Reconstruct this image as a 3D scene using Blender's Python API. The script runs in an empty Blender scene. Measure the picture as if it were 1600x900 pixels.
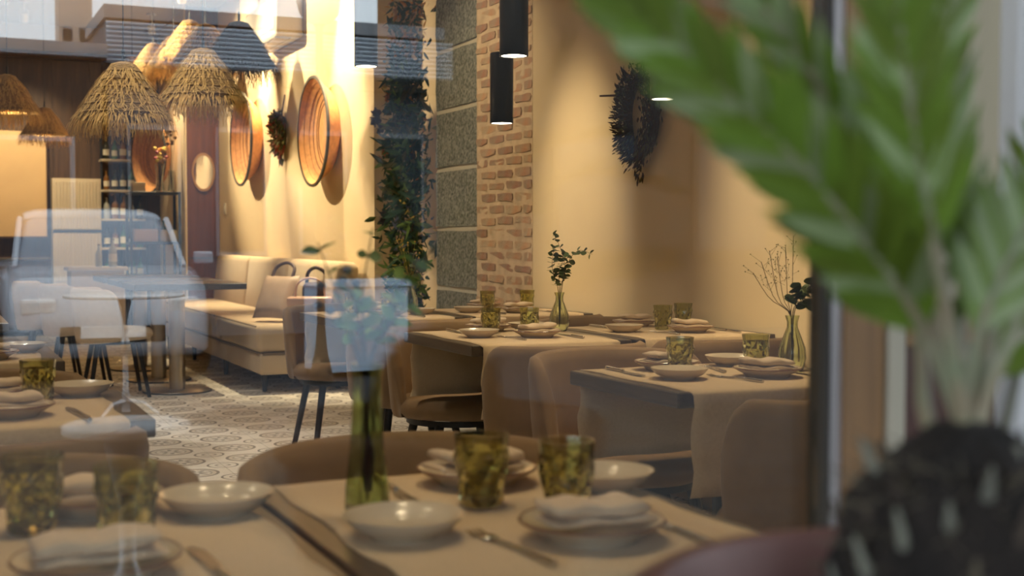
import bpy, bmesh, math, random
from mathutils import Vector, Matrix, noise
random.seed(7)
PI = math.pi
R = math.radians
S = bpy.context.scene
COL = S.collection

# ------------------------------------------------------------------ camera, sky, exposure
CAM_H = 1.12
YAW, PITCH, FPX = R(24.7), R(2.29), 2000.0
cam_d = bpy.data.cameras.new('camera')
cam_d.sensor_width = 36.0
cam_d.lens = FPX / 1600.0 * 36.0
cam_d.clip_start = 0.02
cam_d.clip_end = 300
cam_d.dof.use_dof = True
cam_d.dof.focus_distance = 4.5
cam_d.dof.aperture_fstop = 4.0
cam_d.dof.aperture_blades = 7
cam = bpy.data.objects.new('camera', cam_d)
COL.objects.link(cam)
cam.location = (0, 0, CAM_H)
cam.rotation_euler = (PI / 2 - PITCH, 0, -YAW)
S.camera = cam

world = bpy.data.worlds.new('sky')
S.world = world
world.use_nodes = True
bg = world.node_tree.nodes['Background']
bg.inputs[0].default_value = (0.80, 0.91, 1.0, 1)      # pale overcast daylight, the same all round
bg.inputs[1].default_value = 4.4

vs = S.view_settings
vs.view_transform = 'Standard'
vs.look = 'None'
vs.gamma = 1.0
vs.use_curve_mapping = False
vs.exposure = 0.0
try:
    S.cycles.use_denoising = True
    S.cycles.sample_clamp_indirect = 6.0
    S.cycles.caustics_reflective = False
    S.cycles.caustics_refractive = False
    S.cycles.max_bounces = 10
    S.cycles.transparent_max_bounces = 16
    S.cycles.transmission_bounces = 8
    S.cycles.diffuse_bounces = 4
except Exception:
    pass

GLASS_Y = 0.95          # the shop window stands in this plane, the street is on the camera's side
WALL_X = 2.95           # long right-hand wall, parallel to Y
CEIL = 3.6
WARM = (1.0, 0.76, 0.44)

def at(px, py, d):
    """point at depth d (metres along the view axis) for a place in the 1600x900 frame"""
    fh = Vector((math.sin(YAW), math.cos(YAW), 0)); z = Vector((0, 0, 1))
    rt = Vector((math.cos(YAW), -math.sin(YAW), 0))
    f = fh * math.cos(PITCH) - z * math.sin(PITCH)
    u = fh * math.sin(PITCH) + z * math.cos(PITCH)
    return Vector((0, 0, CAM_H)) + (f + rt * ((px - 800) / FPX) + u * ((450 - py) / FPX)) * d

# ------------------------------------------------------------------ materials
MATS = {}
def mat(name, color, rough=0.6, metal=0.0, var=None, bump=None, trans=0.0, ior=1.45, sheen=0.0,
        coat=0.0, emit=None, rand=0.0, aniso=None, spec=None):
    if name in MATS: return MATS[name]
    m = bpy.data.materials.new(name); m.use_nodes = True
    nt = m.node_tree; N = nt.nodes; L = nt.links
    b = N['Principled BSDF']
    c = (*color, 1)
    b.inputs['Base Color'].default_value = c
    b.inputs['Roughness'].default_value = rough
    b.inputs['Metallic'].default_value = metal
    b.inputs['Transmission Weight'].default_value = trans
    b.inputs['IOR'].default_value = ior
    b.inputs['Sheen Weight'].default_value = sheen
    b.inputs['Coat Weight'].default_value = coat
    if spec is not None: b.inputs['Specular IOR Level'].default_value = spec
    if emit:
        b.inputs['Emission Color'].default_value = (*emit[0], 1)
        b.inputs['Emission Strength'].default_value = emit[1]
    tc = None
    if var or bump:
        tc = N.new('ShaderNodeTexCoord')
        mp = N.new('ShaderNodeMapping'); L.new(tc.outputs['Object'], mp.inputs[0])
        if aniso: mp.inputs['Scale'].default_value = aniso
    last = None
    if var:
        scale, amt = var[0], var[1]
        col2 = var[2] if len(var) > 2 else tuple(x * (1 - amt) for x in color)
        nz = N.new('ShaderNodeTexNoise'); nz.inputs['Scale'].default_value = scale
        nz.inputs['Detail'].default_value = 5; L.new(mp.outputs[0], nz.inputs['Vector'])
        rp = N.new('ShaderNodeValToRGB'); rp.color_ramp.elements[0].position = 0.35; rp.color_ramp.elements[1].position = 0.65
        rp.color_ramp.elements[0].color = (*col2, 1); rp.color_ramp.elements[1].color = c
        L.new(nz.outputs['Fac'], rp.inputs[0]); last = rp.outputs[0]
    if rand:
        oi = N.new('ShaderNodeObjectInfo')
        hs = N.new('ShaderNodeHueSaturation')
        mr = N.new('ShaderNodeMapRange'); mr.inputs[3].default_value = 1 - rand; mr.inputs[4].default_value = 1 + rand
        L.new(oi.outputs['Random'], mr.inputs[0]); L.new(mr.outputs[0], hs.inputs['Value'])
        mr2 = N.new('ShaderNodeMapRange'); mr2.inputs[3].default_value = 0.5 - rand * 0.05; mr2.inputs[4].default_value = 0.5 + rand * 0.05
        L.new(oi.outputs['Random'], mr2.inputs[0]); L.new(mr2.outputs[0], hs.inputs['Hue'])
        if last: L.new(last, hs.inputs['Color'])
        else: hs.inputs['Color'].default_value = c
        last = hs.outputs[0]
    if last: L.new(last, b.inputs['Base Color'])
    if bump:
        nz = N.new('ShaderNodeTexNoise'); nz.inputs['Scale'].default_value = bump[0]; nz.inputs['Detail'].default_value = 6
        L.new(mp.outputs[0], nz.inputs['Vector'])
        bp = N.new('ShaderNodeBump'); bp.inputs['Strength'].default_value = bump[1]
        bp.inputs['Distance'].default_value = bump[2] if len(bump) > 2 else 0.01
        L.new(nz.outputs['Fac'], bp.inputs['Height']); L.new(bp.outputs[0], b.inputs['Normal'])
    MATS[name] = m
    return m

mat('plaster', (0.74, 0.60, 0.40), 0.85, var=(1.3, 0.05), bump=(18, 0.12, 0.004))
mat('plaster_dark', (0.52, 0.43, 0.32), 0.85, var=(1.5, 0.06), bump=(18, 0.12, 0.004))
mat('ceiling_paint', (0.55, 0.47, 0.37), 0.9)
mat('mortar', (0.70, 0.54, 0.38), 0.95, var=(14, 0.2), bump=(40, 0.5, 0.01))
mat('brick', (0.50, 0.27, 0.17), 0.9, var=(9, 0.4, (0.42, 0.33, 0.24)), bump=(45, 0.6, 0.012), rand=0.22)
mat('stone', (0.30, 0.31, 0.285), 0.92, var=(60, 0.5, (0.09, 0.10, 0.09)), bump=(70, 0.8, 0.012), rand=0.12)
mat('stone_joint', (0.55, 0.52, 0.44), 0.95, bump=(40, 0.5, 0.01))
mat('dark_wood', (0.085, 0.045, 0.026), 0.5, var=(5, 0.4), aniso=(6, 6, 0.5), bump=(30, 0.15, 0.003))
mat('red_wood', (0.15, 0.045, 0.016), 0.42, var=(4, 0.35), aniso=(7, 7, 0.4))
mat('table_wood', (0.10, 0.074, 0.052), 0.36, var=(9, 0.35), aniso=(8, 0.6, 8))
mat('black_metal', (0.016, 0.016, 0.018), 0.42, metal=0.3)
mat('pendant_black', (0.010, 0.013, 0.015), 0.35)
mat('steel', (0.62, 0.60, 0.57), 0.24, metal=1.0)
mat('brushed_steel', (0.46, 0.42, 0.37), 0.32, metal=1.0)
mat('linen', (0.64, 0.48, 0.30), 0.92, var=(160, 0.08), bump=(420, 0.35, 0.001), sheen=0.2)
mat('napkin', (0.67, 0.52, 0.37), 0.92, var=(80, 0.06), bump=(300, 0.3, 0.001), sheen=0.2)
mat('taupe_velvet', (0.235, 0.145, 0.070), 0.85, var=(14, 0.12), sheen=0.08, bump=(200, 0.15, 0.001))
mat('beige_fabric', (0.60, 0.50, 0.39), 0.9, var=(30, 0.06), sheen=0.2, bump=(260, 0.2, 0.001))
mat('sofa_fabric', (0.49, 0.39, 0.27), 0.9, var=(9, 0.05), sheen=0.15, bump=(220, 0.2, 0.001))
mat('sofa_seam', (0.20, 0.15, 0.10), 0.9)
mat('porcelain', (0.58, 0.49, 0.38), 0.22, coat=0.2)
mat('plate_rim', (0.16, 0.075, 0.045), 0.3)
mat('olive_glass', (0.70, 0.70, 0.38), 0.04, trans=1.0, ior=1.45)
mat('olive_glass_base', (0.20, 0.20, 0.06), 0.04, trans=1.0, ior=1.45)
mat('green_glass', (0.84, 0.90, 0.70), 0.04, trans=1.0, ior=1.42)
mat('deep_green_glass', (0.60, 0.72, 0.42), 0.05, trans=1.0, ior=1.42)
mat('water_glass', (0.85, 0.92, 0.92), 0.03, trans=1.0, ior=1.4)
mat('basket_orange', (0.74, 0.36, 0.13), 0.75, var=(28, 0.25), bump=(90, 0.5, 0.004))
mat('basket_rim_shade', (0.060, 0.050, 0.038), 0.7)  # shade on the rim's thickness put into its colour
mat('basket_line', (0.20, 0.09, 0.055), 0.8)
mat('raffia', (0.42, 0.26, 0.095), 0.85, var=(45, 0.45), bump=(70, 1.0, 0.012), aniso=(1, 1, 3))
mat('raffia_fringe', (0.62, 0.39, 0.13), 0.85, rand=0.1)
mat('raffia_dark', (0.15, 0.09, 0.032), 0.9, var=(45, 0.45), bump=(70, 1.0, 0.012), aniso=(1, 1, 3))
mat('cord', (0.02, 0.018, 0.016), 0.6)
mat('bulb', (1, 0.85, 0.6), 0.4, emit=((1, 0.72, 0.38), 60))
mat('led', (1, 0.95, 0.85), 0.4, emit=((1, 0.84, 0.62), 18))
mat('ac_white', (0.74, 0.71, 0.64), 0.4)
mat('ac_slot', (0.30, 0.28, 0.25), 0.6)
mat('leaf_euca', (0.10, 0.135, 0.045), 0.6, rand=0.35)
mat('leaf_green', (0.13, 0.22, 0.045), 0.55, rand=0.3)
mat('leaf_teal', (0.038, 0.085, 0.048), 0.7, rand=0.3, spec=0.2)
mat('leaf_dry', (0.085, 0.040, 0.020), 0.9, rand=0.4, spec=0.1)
mat('leaf_olive', (0.105, 0.095, 0.035), 0.8, rand=0.35)
mat('petal_plum', (0.075, 0.042, 0.062), 0.8, rand=0.3)
mat('petal_orange', (0.55, 0.22, 0.05), 0.7, rand=0.3)
mat('petal_pink', (0.60, 0.38, 0.28), 0.8, rand=0.2)
mat('petal_blue', (0.10, 0.11, 0.16), 0.8, rand=0.3)
mat('petal_yellow', (0.60, 0.45, 0.10), 0.7, rand=0.2)
mat('berry_red', (0.30, 0.035, 0.02), 0.5, rand=0.3)
mat('stem', (0.13, 0.085, 0.045), 0.7)
mat('palm_leaf', (0.115, 0.175, 0.018), 0.45, var=(40, 0.25), rand=0.25)
mat('palm_rachis', (0.20, 0.22, 0.13), 0.5, var=(30, 0.3, (0.24, 0.19, 0.12)))
mat('palm_trunk', (0.020, 0.014, 0.011), 0.95, var=(30, 0.5), bump=(60, 1.0, 0.02))
mat('palm_fibre', (0.075, 0.055, 0.04), 0.9, rand=0.5)
mat('palm_stub', (0.17, 0.165, 0.13), 0.8, rand=0.35)
mat('soil', (0.020, 0.015, 0.012), 1.0, bump=(60, 1.0, 0.02))
mat('terracotta', (0.20, 0.085, 0.07), 0.55, var=(8, 0.3), bump=(40, 0.2, 0.003))
mat('alu_light', (0.52, 0.48, 0.48), 0.35, metal=0.6)
mat('alu_dark', (0.05, 0.045, 0.04), 0.5)
mat('door_brown', (0.30, 0.155, 0.06), 0.5, var=(5, 0.3), aniso=(8, 8, 0.5))
mat('door_red', (0.085, 0.028, 0.018), 0.5, var=(5, 0.3), aniso=(8, 8, 0.5))
mat('door_cream', (0.50, 0.43, 0.30), 0.5)
mat('door_bead', (0.42, 0.37, 0.28), 0.5)
mat('facade_plaster', (0.60, 0.58, 0.58), 0.9, var=(4, 0.08), bump=(25, 0.2, 0.004))
mat('awning_cloth', (0.35, 0.30, 0.26), 0.9)
mat('paving', (0.05, 0.048, 0.046), 0.9, spec=0.08, var=(3, 0.25), bump=(30, 0.3, 0.006))
mat('asphalt', (0.05, 0.05, 0.055), 0.9, spec=0.08, var=(6, 0.2))
mat('street_grey', (0.30, 0.31, 0.33), 0.85, var=(2, 0.12))
mat('planter_blue', (0.50, 0.62, 0.76), 0.5)
mat('street_slate', (0.13, 0.145, 0.17), 0.85, var=(2, 0.12))
mat('street_dark', (0.045, 0.040, 0.036), 0.8, spec=0.2, var=(2, 0.2))
mat('street_cream', (0.72, 0.56, 0.46), 0.85, var=(2, 0.1))
mat('street_window', (0.03, 0.04, 0.05), 0.25, spec=0.2)
mat('louvre_blue', (0.55, 0.60, 0.66), 0.45)
mat('car_paint', (0.46, 0.50, 0.56), 0.25, coat=0.6)
mat('car_paint_b', (0.40, 0.45, 0.54), 0.25, coat=0.6)
mat('car_glass', (0.30, 0.34, 0.40), 0.12)  # reflected sky put into the pale grey-blue colour
mat('rubber', (0.015, 0.015, 0.015), 0.8)
mat('car_lamp', (0.8, 0.8, 0.8), 0.1, coat=1.0)
mat('bistro_white', (0.72, 0.74, 0.76), 0.35)
mat('bistro_iron', (0.45, 0.47, 0.50), 0.35, metal=0.5)
mat('opal', (0.55, 0.62, 0.70), 0.3)
mat('fluted_cream', (0.62, 0.54, 0.42), 0.7)
mat('warm_panel', (0.74, 0.52, 0.28), 0.8, var=(2, 0.1))
mat('mirror', (0.85, 0.85, 0.85), 0.03, metal=1.0)
mat('rattan', (0.40, 0.21, 0.08), 0.6)
mat('box_pink', (0.50, 0.36, 0.29), 0.8)
mat('box_cream', (0.60, 0.53, 0.42), 0.8)
mat('bottle_dark', (0.015, 0.02, 0.015), 0.1, coat=0.5)
mat('bottle_green', (0.04, 0.12, 0.06), 0.1, coat=0.5)
mat('bottle_clear', (0.42, 0.45, 0.46), 0.08, coat=0.6)
mat('bottle_amber', (0.20, 0.09, 0.02), 0.1, coat=0.5)
mat('bottle_label', (0.70, 0.68, 0.60), 0.7)
mat('bag_taupe', (0.36, 0.27, 0.21), 0.5, var=(14, 0.1))
mat('bag_pink', (0.56, 0.37, 0.29), 0.28, coat=0.3)
mat('bag_dark', (0.045, 0.020, 0.020), 0.45)
mat('plastic_white', (0.72, 0.68, 0.6), 0.5)

def floor_mat():
    m = bpy.data.materials.new('patterned_tile'); m.use_nodes = True; MATS['tile'] = m
    nt = m.node_tree; N = nt.nodes; L = nt.links; b = N['Principled BSDF']
    g = N.new('ShaderNodeNewGeometry'); sx = N.new('ShaderNodeSeparateXYZ'); L.new(g.outputs['Position'], sx.inputs[0])
    def M(op, a, c=None):
        n = N.new('ShaderNodeMath'); n.operation = op
        for i, v in enumerate((a, c)):
            if v is None: continue
            if isinstance(v, (int, float)): n.inputs[i].default_value = v
            else: L.new(v, n.inputs[i])
        return n.outputs[0]
    T = 0.33
    def cell(o, off):
        s = M('ADD', o, off); q = M('DIVIDE', s, T); fl = M('FLOOR', q); fr = M('SUBTRACT', q, fl)
        return M('SUBTRACT', fr, 0.5)          # -0.5..0.5 in the tile
    def rad(off):
        cx = cell(sx.outputs[0], off); cy = cell(sx.outputs[1], off)
        return M('SQRT', M('ADD', M('MULTIPLY', cx, cx), M('MULTIPLY', cy, cy))), cx, cy
    r, cx, cy = rad(0.0); rc, cx2, cy2 = rad(T / 2)
    def band(v, lo, hi): return M('MULTIPLY', M('GREATER_THAN', v, lo), M('LESS_THAN', v, hi))
    ang = M('ARCTAN2', cy, cx); pet = M('MULTIPLY', M('ADD', M('COSINE', M('MULTIPLY', ang, 8)), 1.0), 0.06)
    mask = band(r, 0.30, 0.345)
    mask = M('MAXIMUM', mask, M('MULTIPLY', band(r, 0.215, 0.245), 0.7))
    mask = M('MAXIMUM', mask, M('MULTIPLY', band(r, 0.06, M('ADD', pet, 0.10)), 0.8))
    mask = M('MAXIMUM', mask, band(rc, 0.20, 0.235))
    mask = M('MAXIMUM', mask, M('MULTIPLY', band(rc, 0.08, 0.12), 0.7))
    tint = M('MULTIPLY', band(r, 0.245, 0.30), 0.6)
    nz = N.new('ShaderNodeTexNoise'); nz.inputs['Scale'].default_value = 5; L.new(g.outputs['Position'], nz.inputs['Vector'])
    mx0 = N.new('ShaderNodeMix'); mx0.data_type = 'RGBA'; mx0.inputs[6].default_value = (0.68, 0.65, 0.60, 1); mx0.inputs[7].default_value = (0.78, 0.75, 0.69, 1)
    L.new(nz.outputs['Fac'], mx0.inputs[0])
    mx1 = N.new('ShaderNodeMix'); mx1.data_type = 'RGBA'; L.new(tint, mx1.inputs[0]); L.new(mx0.outputs[2], mx1.inputs[6]); mx1.inputs[7].default_value = (0.46, 0.40, 0.32, 1)
    mx2 = N.new('ShaderNodeMix'); mx2.data_type = 'RGBA'; L.new(mask, mx2.inputs[0]); L.new(mx1.outputs[2], mx2.inputs[6]); mx2.inputs[7].default_value = (0.17, 0.16, 0.15, 1)
    L.new(mx2.outputs[2], b.inputs['Base Color']); b.inputs['Roughness'].default_value = 0.38
    return m
floor_mat()

def pane_mat():
    # double glazing: clear, with the mirror share of its faces growing towards grazing angles (Schlick)
    m = bpy.data.materials.new('window_glass'); m.use_nodes = True; MATS['pane'] = m
    nt = m.node_tree; N = nt.nodes; L = nt.links
    N.remove(N['Principled BSDF'])
    g = N.new('ShaderNodeNewGeometry'); dp = N.new('ShaderNodeVectorMath'); dp.operation = 'DOT_PRODUCT'
    L.new(g.outputs['Normal'], dp.inputs[0]); L.new(g.outputs['Incoming'], dp.inputs[1])
    def M(op, a, c=None):
        n = N.new('ShaderNodeMath'); n.operation = op
        for i, v in enumerate((a, c)):
            if v is None: continue
            if isinstance(v, (int, float)): n.inputs[i].default_value = v
            else: L.new(v, n.inputs[i])
        return n.outputs[0]
    c = M('ABSOLUTE', dp.outputs['Value']); k = M('POWER', M('SUBTRACT', 1.0, c), 5.0)
    f = M('ADD', M('MULTIPLY', k, 0.90), 0.10)
    tr = N.new('ShaderNodeBsdfTransparent'); tr.inputs[0].default_value = (0.97, 0.985, 0.98, 1)
    gl = N.new('ShaderNodeBsdfGlossy'); gl.inputs['Roughness'].default_value = 0.0
    mx = N.new('ShaderNodeMixShader'); L.new(f, mx.inputs[0]); L.new(tr.outputs[0], mx.inputs[1]); L.new(gl.outputs[0], mx.inputs[2])
    L.new(mx.outputs[0], N['Material Output'].inputs[0])
pane_mat()

# ------------------------------------------------------------------ mesh helpers
class MB:
    def __init__(s): s.v = []; s.f = []
    def add(s, vs_, fs_):
        o = len(s.v); s.v += [tuple(p) for p in vs_]; s.f += [tuple(i + o for i in f) for f in fs_]; return s
    def box(s, x0, x1, y0, y1, z0, z1, M=None):
        p = [(x0,y0,z0),(x1,y0,z0),(x1,y1,z0),(x0,y1,z0),(x0,y0,z1),(x1,y0,z1),(x1,y1,z1),(x0,y1,z1)]
        if M: p = [M @ Vector(q) for q in p]
        return s.add(p, [(3,2,1,0),(4,5,6,7),(0,1,5,4),(1,2,6,5),(2,3,7,6),(3,0,4,7)])
    def rbox(s, x0, x1, y0, y1, z0, z1, r=0.02, seg=3, M=None):
        bm = bmesh.new(); bmesh.ops.create_cube(bm, size=1)
        for v in bm.verts:
            v.co = Vector(((x0+x1)/2 + v.co.x*(x1-x0), (y0+y1)/2 + v.co.y*(y1-y0), (z0+z1)/2 + v.co.z*(z1-z0)))
        bmesh.ops.bevel(bm, geom=bm.edges[:], offset=r, segments=seg, profile=0.5, affect='EDGES')
        bm.verts.index_update()
        s.add([(M @ v.co) if M else v.co for v in bm.verts], [[v.index for v in f.verts] for f in bm.faces]); bm.free(); return s
    def lathe(s, prof, n=32, c=(0,0,0), mod=None, M=None):
        vs_ = []; fs_ = []
        for (r, z) in prof:
            for i in range(n):
                a = 2*PI*i/n; rr = r * (mod(a, z) if mod else 1)
                p = Vector((c[0]+rr*math.cos(a), c[1]+rr*math.sin(a), c[2]+z)); vs_.append(M @ p if M else p)
        for j in range(len(prof)-1):
            for i in range(n):
                k = (i+1) % n; fs_.append((j*n+i, j*n+k, (j+1)*n+k, (j+1)*n+i))
        if prof[0][0] > 1e-6: fs_.append(tuple(reversed(range(n))))
        if prof[-1][0] > 1e-6: fs_.append(tuple(range((len(prof)-1)*n, len(prof)*n)))
        return s.add(vs_, fs_)
    def ring(s, prof, n=32, c=(0,0,0), M=None):
        """closed cross-section turned about Z"""
        vs_ = []; fs_ = []; m = len(prof)
        for i in range(n):
            a = 2*PI*i/n
            for (r, z) in prof:
                p = Vector((c[0]+r*math.cos(a), c[1]+r*math.sin(a), c[2]+z)); vs_.append(M @ p if M else p)
        for i in range(n):
            k = (i+1) % n
            for j in range(m): fs_.append((i*m+j, k*m+j, k*m+(j+1)%m, i*m+(j+1)%m))
        return s.add(vs_, fs_)
    def tube(s, pts, rad, n=8):
        pts = [Vector(p) for p in pts]
        if not isinstance(rad, (list, tuple)): rad = [rad]*len(pts)
        vs_ = []; fs_ = []; prev = None
        for i, p in enumerate(pts):
            t = (pts[min(i+1, len(pts)-1)] - pts[max(i-1, 0)]).normalized()
            if prev is None:
                u = t.orthogonal().normalized()
            else:
                u = (prev - t*prev.dot(t)); u = u.normalized() if u.length > 1e-6 else t.orthogonal().normalized()
            prev = u; w = t.cross(u)
            for k in range(n):
                a = 2*PI*k/n; vs_.append(p + (u*math.cos(a) + w*math.sin(a))*rad[i])
        for i in range(len(pts)-1):
            for k in range(n):
                q = (k+1) % n; fs_.append((i*n+k, i*n+q, (i+1)*n+q, (i+1)*n+k))
        fs_.append(tuple(reversed(range(n)))); fs_.append(tuple(range((len(pts)-1)*n, len(pts)*n)))
        return s.add(vs_, fs_)
    def mesh(s, name, m, smooth=False):
        me = bpy.data.meshes.new(name); me.from_pydata(s.v, [], s.f); me.update()
        if smooth:
            me.polygons.foreach_set('use_smooth', [True]*len(me.polygons))
            if smooth != 'all': 
                try: me.set_sharp_from_angle(angle=R(50))
                except Exception: pass
        me.materials.append(MATS[m] if isinstance(m, str) else m)
        return me
    def build(s, name, m, parent=None, loc=(0,0,0), rot=(0,0,0), smooth=False):
        return inst(name, s.mesh(name, m, smooth), parent, loc, rot)

def inst(name, me, parent=None, loc=(0,0,0), rot=(0,0,0), scale=(1,1,1)):
    o = bpy.data.objects.new(name, me); COL.objects.link(o); o.parent = parent
    o.location = loc; o.rotation_euler = rot; o.scale = scale
    return o
def inst_m(name, me, parent, M):
    o = bpy.data.objects.new(name, me); COL.objects.link(o); o.parent = parent; o.matrix_local = M; return o
def thing(name, label, cat, loc=(0,0,0), rz=0, group=None):
    o = bpy.data.objects.new(name, None); COL.objects.link(o); o.empty_display_size = 0.05
    o.location = loc; o.rotation_euler = (0,0,rz); return tag(o, label, cat, group)
def tag(o, label, cat, group=None):
    o['label'] = label; o['category'] = cat
    if group: o['group'] = group
    return o
def struct(o): o['kind'] = 'structure'; return o
def stuff(o): o['kind'] = 'stuff'; return o
KIDS = {}
def copy_tree(o, parent=None):
    c = o.copy(); COL.objects.link(c); c.parent = parent
    for ch in list(o.children): copy_tree(ch, c)
    return c
def light(name, kind, parent, loc, power, color=WARM, size=0.05, rot=None, spot=None, blend=0.6, target=None):
    d = bpy.data.lights.new(name, kind); d.energy = power; d.color = color
    if kind == 'AREA': d.size = size
    else: d.shadow_soft_size = size
    if kind == 'SPOT': d.spot_size = spot; d.spot_blend = blend
    o = bpy.data.objects.new(name, d); COL.objects.link(o); o.parent = parent; o.location = loc
    if target is not None:
        o.rotation_euler = (Vector(target) - Vector(loc)).to_track_quat('-Z', 'Y').to_euler()
    elif rot: o.rotation_euler = rot
    return o

# ================================================================== THE SETTING
# ---- floor: base slab with the pattern, single tiles where they can be told apart
fl = struct(MB().box(-2.6, 3.4, GLASS_Y, 16.3, -0.10, -0.004).build('floor', 'tile'))
T = 0.33
tile_me = MB().add([(-.1640,-.1640,-.003),(.1640,-.1640,-.003),(.1640,.1640,-.003),(-.1640,.1640,-.003),
                    (-.1630,-.1630,0),(.1630,-.1630,0),(.1630,.1630,0),(-.1630,.1630,0)],
                   [(4,5,6,7),(0,1,5,4),(1,2,6,5),(2,3,7,6),(3,0,4,7)]).mesh('floor_tile', 'tile')
for i in range(0, 8):
    for j in range(10, 34):
        inst('floor_tile', tile_me, fl, ((i+.5)*T - .0, (j+.5)*T, 0))

# ---- walls, ceiling
REC0, REC1 = 7.57, 8.78       # recess in the long wall
BR0, BR1 = 6.15, 6.90         # exposed brick
w = MB()
w.box(WALL_X, WALL_X+.25, GLASS_Y, BR0, -.1, CEIL)
w.box(WALL_X, WALL_X+.25, REC1, 14.1, -.1, CEIL)
w.box(WALL_X+.26, WALL_X+.45, REC0-.6, REC1+.05, -.1, CEIL)
struct(w.build('wall_right', 'plaster'))
struct(MB().box(2.61, 3.2, 14.1, 14.14, 0, 0.01).box(2.63, 2.9, 14.14, 16.1, -.1, CEIL).build('wall_return', 'plaster'))
struct(MB().box(-2.6, 2.63, 16.0, 16.2, -.1, CEIL).build('wall_back', 'plaster_dark'))
struct(MB().box(-2.8, -2.6, GLASS_Y, 16.2, -.1, CEIL).build('wall_left', 'plaster'))
struct(MB().box(-2.8, 3.4, GLASS_Y-.02, 16.3, CEIL, CEIL+.2).build('ceiling', 'ceiling_paint'))

# ---- exposed brick with single bricks
bw = struct(MB().box(WALL_X-.002, WALL_X+.25, BR0, BR1, -.1, CEIL).build('wall_brick', 'mortar'))
brick_me = []
for k in range(5):
    random.seed(40+k); b = MB(); L_, H_, D_ = .205, .043, .03
    bm = bmesh.new(); bmesh.ops.create_cube(bm, size=1)
    bmesh.ops.subdivide_edges(bm, edges=bm.edges[:], cuts=1, use_grid_fill=True)
    for v in bm.verts:
        c = v.co.copy(); j = Vector((random.uniform(-.1,.1), random.uniform(-.055,.055), random.uniform(-.14,.14)))
        e = (abs(c.y) > .4) + (abs(c.z) > .4)
        if e == 2: c.y *= .93; c.z *= .82
        v.co = Vector(((c.x+j.x*.5)*D_, (c.y+j.y*.5)*L_, (c.z+j.z)*H_))
    bm.verts.index_update()
    b.add([v.co for v in bm.verts], [[v.index for v in f.verts] for f in bm.faces]); bm.free()
    brick_me.append(b.mesh('brick', 'brick', smooth=True))
random.seed(3)
z = 0.62; row = 0
while z < 2.75:
    y = BR0 - (0.0 if row % 2 else 0.115)
    while y < BR1 - .04:
        ln = 1.0; c = y + .115
        lo, hi = max(c-.1025, BR0+.002), min(c+.1025, BR1-.002)
        if hi - lo > .04:
            inst('brick', random.choice(brick_me), bw, (WALL_X+.010+random.uniform(-.004,.003), (lo+hi)/2, z+random.uniform(-.003,.003)),
                 (random.uniform(-.02,.02),0,0), (1, (hi-lo)/.205, random.uniform(.85,1.05)))
        y += .232
    z += .0655; row += 1

# ---- rough stone pier beside the brick
sw = struct(MB().box(WALL_X+.011, WALL_X+.26, BR1, REC0, -.1, CEIL).build('wall_stone', 'stone_joint'))
zz = [0.0, 0.42, 0.80, 1.17, 1.54, 1.90, 2.27, 2.62]
for k in range(len(zz)-1):
    random.seed(90+k); bm = bmesh.new(); bmesh.ops.create_cube(bm, size=1)
    bmesh.ops.subdivide_edges(bm, edges=bm.edges[:], cuts=2, use_grid_fill=True)
    hh = zz[k+1]-zz[k]-.03
    for v in bm.verts:
        c = v.co; f = -1 if c.x < -.4 else 0
        v.co = Vector((c.x*.05 + (random.uniform(-.005,.003) if f else 0), c.y*(REC0-BR1-.012), c.z*hh + random.uniform(-.004,.004)))
    bm.verts.index_update()
    MB().add([v.co for v in bm.verts], [[v.index for v in f.verts] for f in bm.faces]).build('stone_block', 'stone', sw,
        (WALL_X+.028, (BR1+REC0)/2, (zz[k]+zz[k+1])/2), smooth=True); bm.free()

# ---- brown panel closing the wall, with the back wall's dark boarding
rp = struct(MB().box(2.60, WALL_X, 14.06, 14.10, 0, CEIL).build('wall_panel', 'red_wood'))
MB().box(2.585, 2.60, 14.055, 14.10, 0, CEIL).build('edge_strip', 'plaster', rp)
MB().box(2.60, WALL_X, 14.052, 14.06, .88, .90).build('rail', 'dark_wood', rp)
db = struct(MB().box(-2.6, 2.63, 15.97, 16.0, 0, 3.2).build('wall_boarding', 'dark_wood'))
plank_me = MB().box(-.104, .104, -.012, 0, 0, 3.19).mesh('plank', 'dark_wood')
for k in range(11):
    inst('plank', plank_me, db, (.45+.212*k, 15.97, 0))
struct(MB().box(-2.6, 2.63, 15.90, 15.97, 3.2, 3.28).build('trim_1', 'dark_wood'))

# ---- facade of the restaurant on the street side: window, frame, sill, pier, door
fw = MB()
fw.box(-4.0, -.40, GLASS_Y-.12, GLASS_Y+.1, -.1, 4.5)
fw.box(-.40, .745, GLASS_Y-.12, GLASS_Y+.1, -.1, .45)
fw.box(-.40, .745, GLASS_Y-.12, GLASS_Y+.1, 3.0, 4.5)
fw.box(.745, 6.0, GLASS_Y-.02, GLASS_Y+.1, 2.35, 4.5)
fw.box(1.55, 6.0, GLASS_Y-.12, GLASS_Y+.1, -.1, 2.35)
struct(fw.build('wall_front', 'facade_plaster'))
win = struct(MB().box(-.40, .746, GLASS_Y-.005, GLASS_Y+.005, .45, 3.0).build('window_1', 'pane'))
MB().box(-.40, .74, GLASS_Y-.02, GLASS_Y+.02, .45, .49).box(-.40, .74, GLASS_Y-.02, GLASS_Y+.02, 2.96, 3.0) \
    .box(-.40, -.36, GLASS_Y-.02, GLASS_Y+.02, .45, 3.0).build('window_frame', 'alu_dark', win)
MB().box(.741, .7455, GLASS_Y-.020, GLASS_Y-.008, .0, 3.0).build('window_jamb', 'alu_dark', win)
MB().box(.7455, .757, GLASS_Y-.022, GLASS_Y-.008, .0, 3.0).build('window_jamb', 'alu_light', win)
MB().box(.752, .776, GLASS_Y-.008, GLASS_Y+.02, .0, 3.0).build('window_jamb', 'alu_dark', win)
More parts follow.
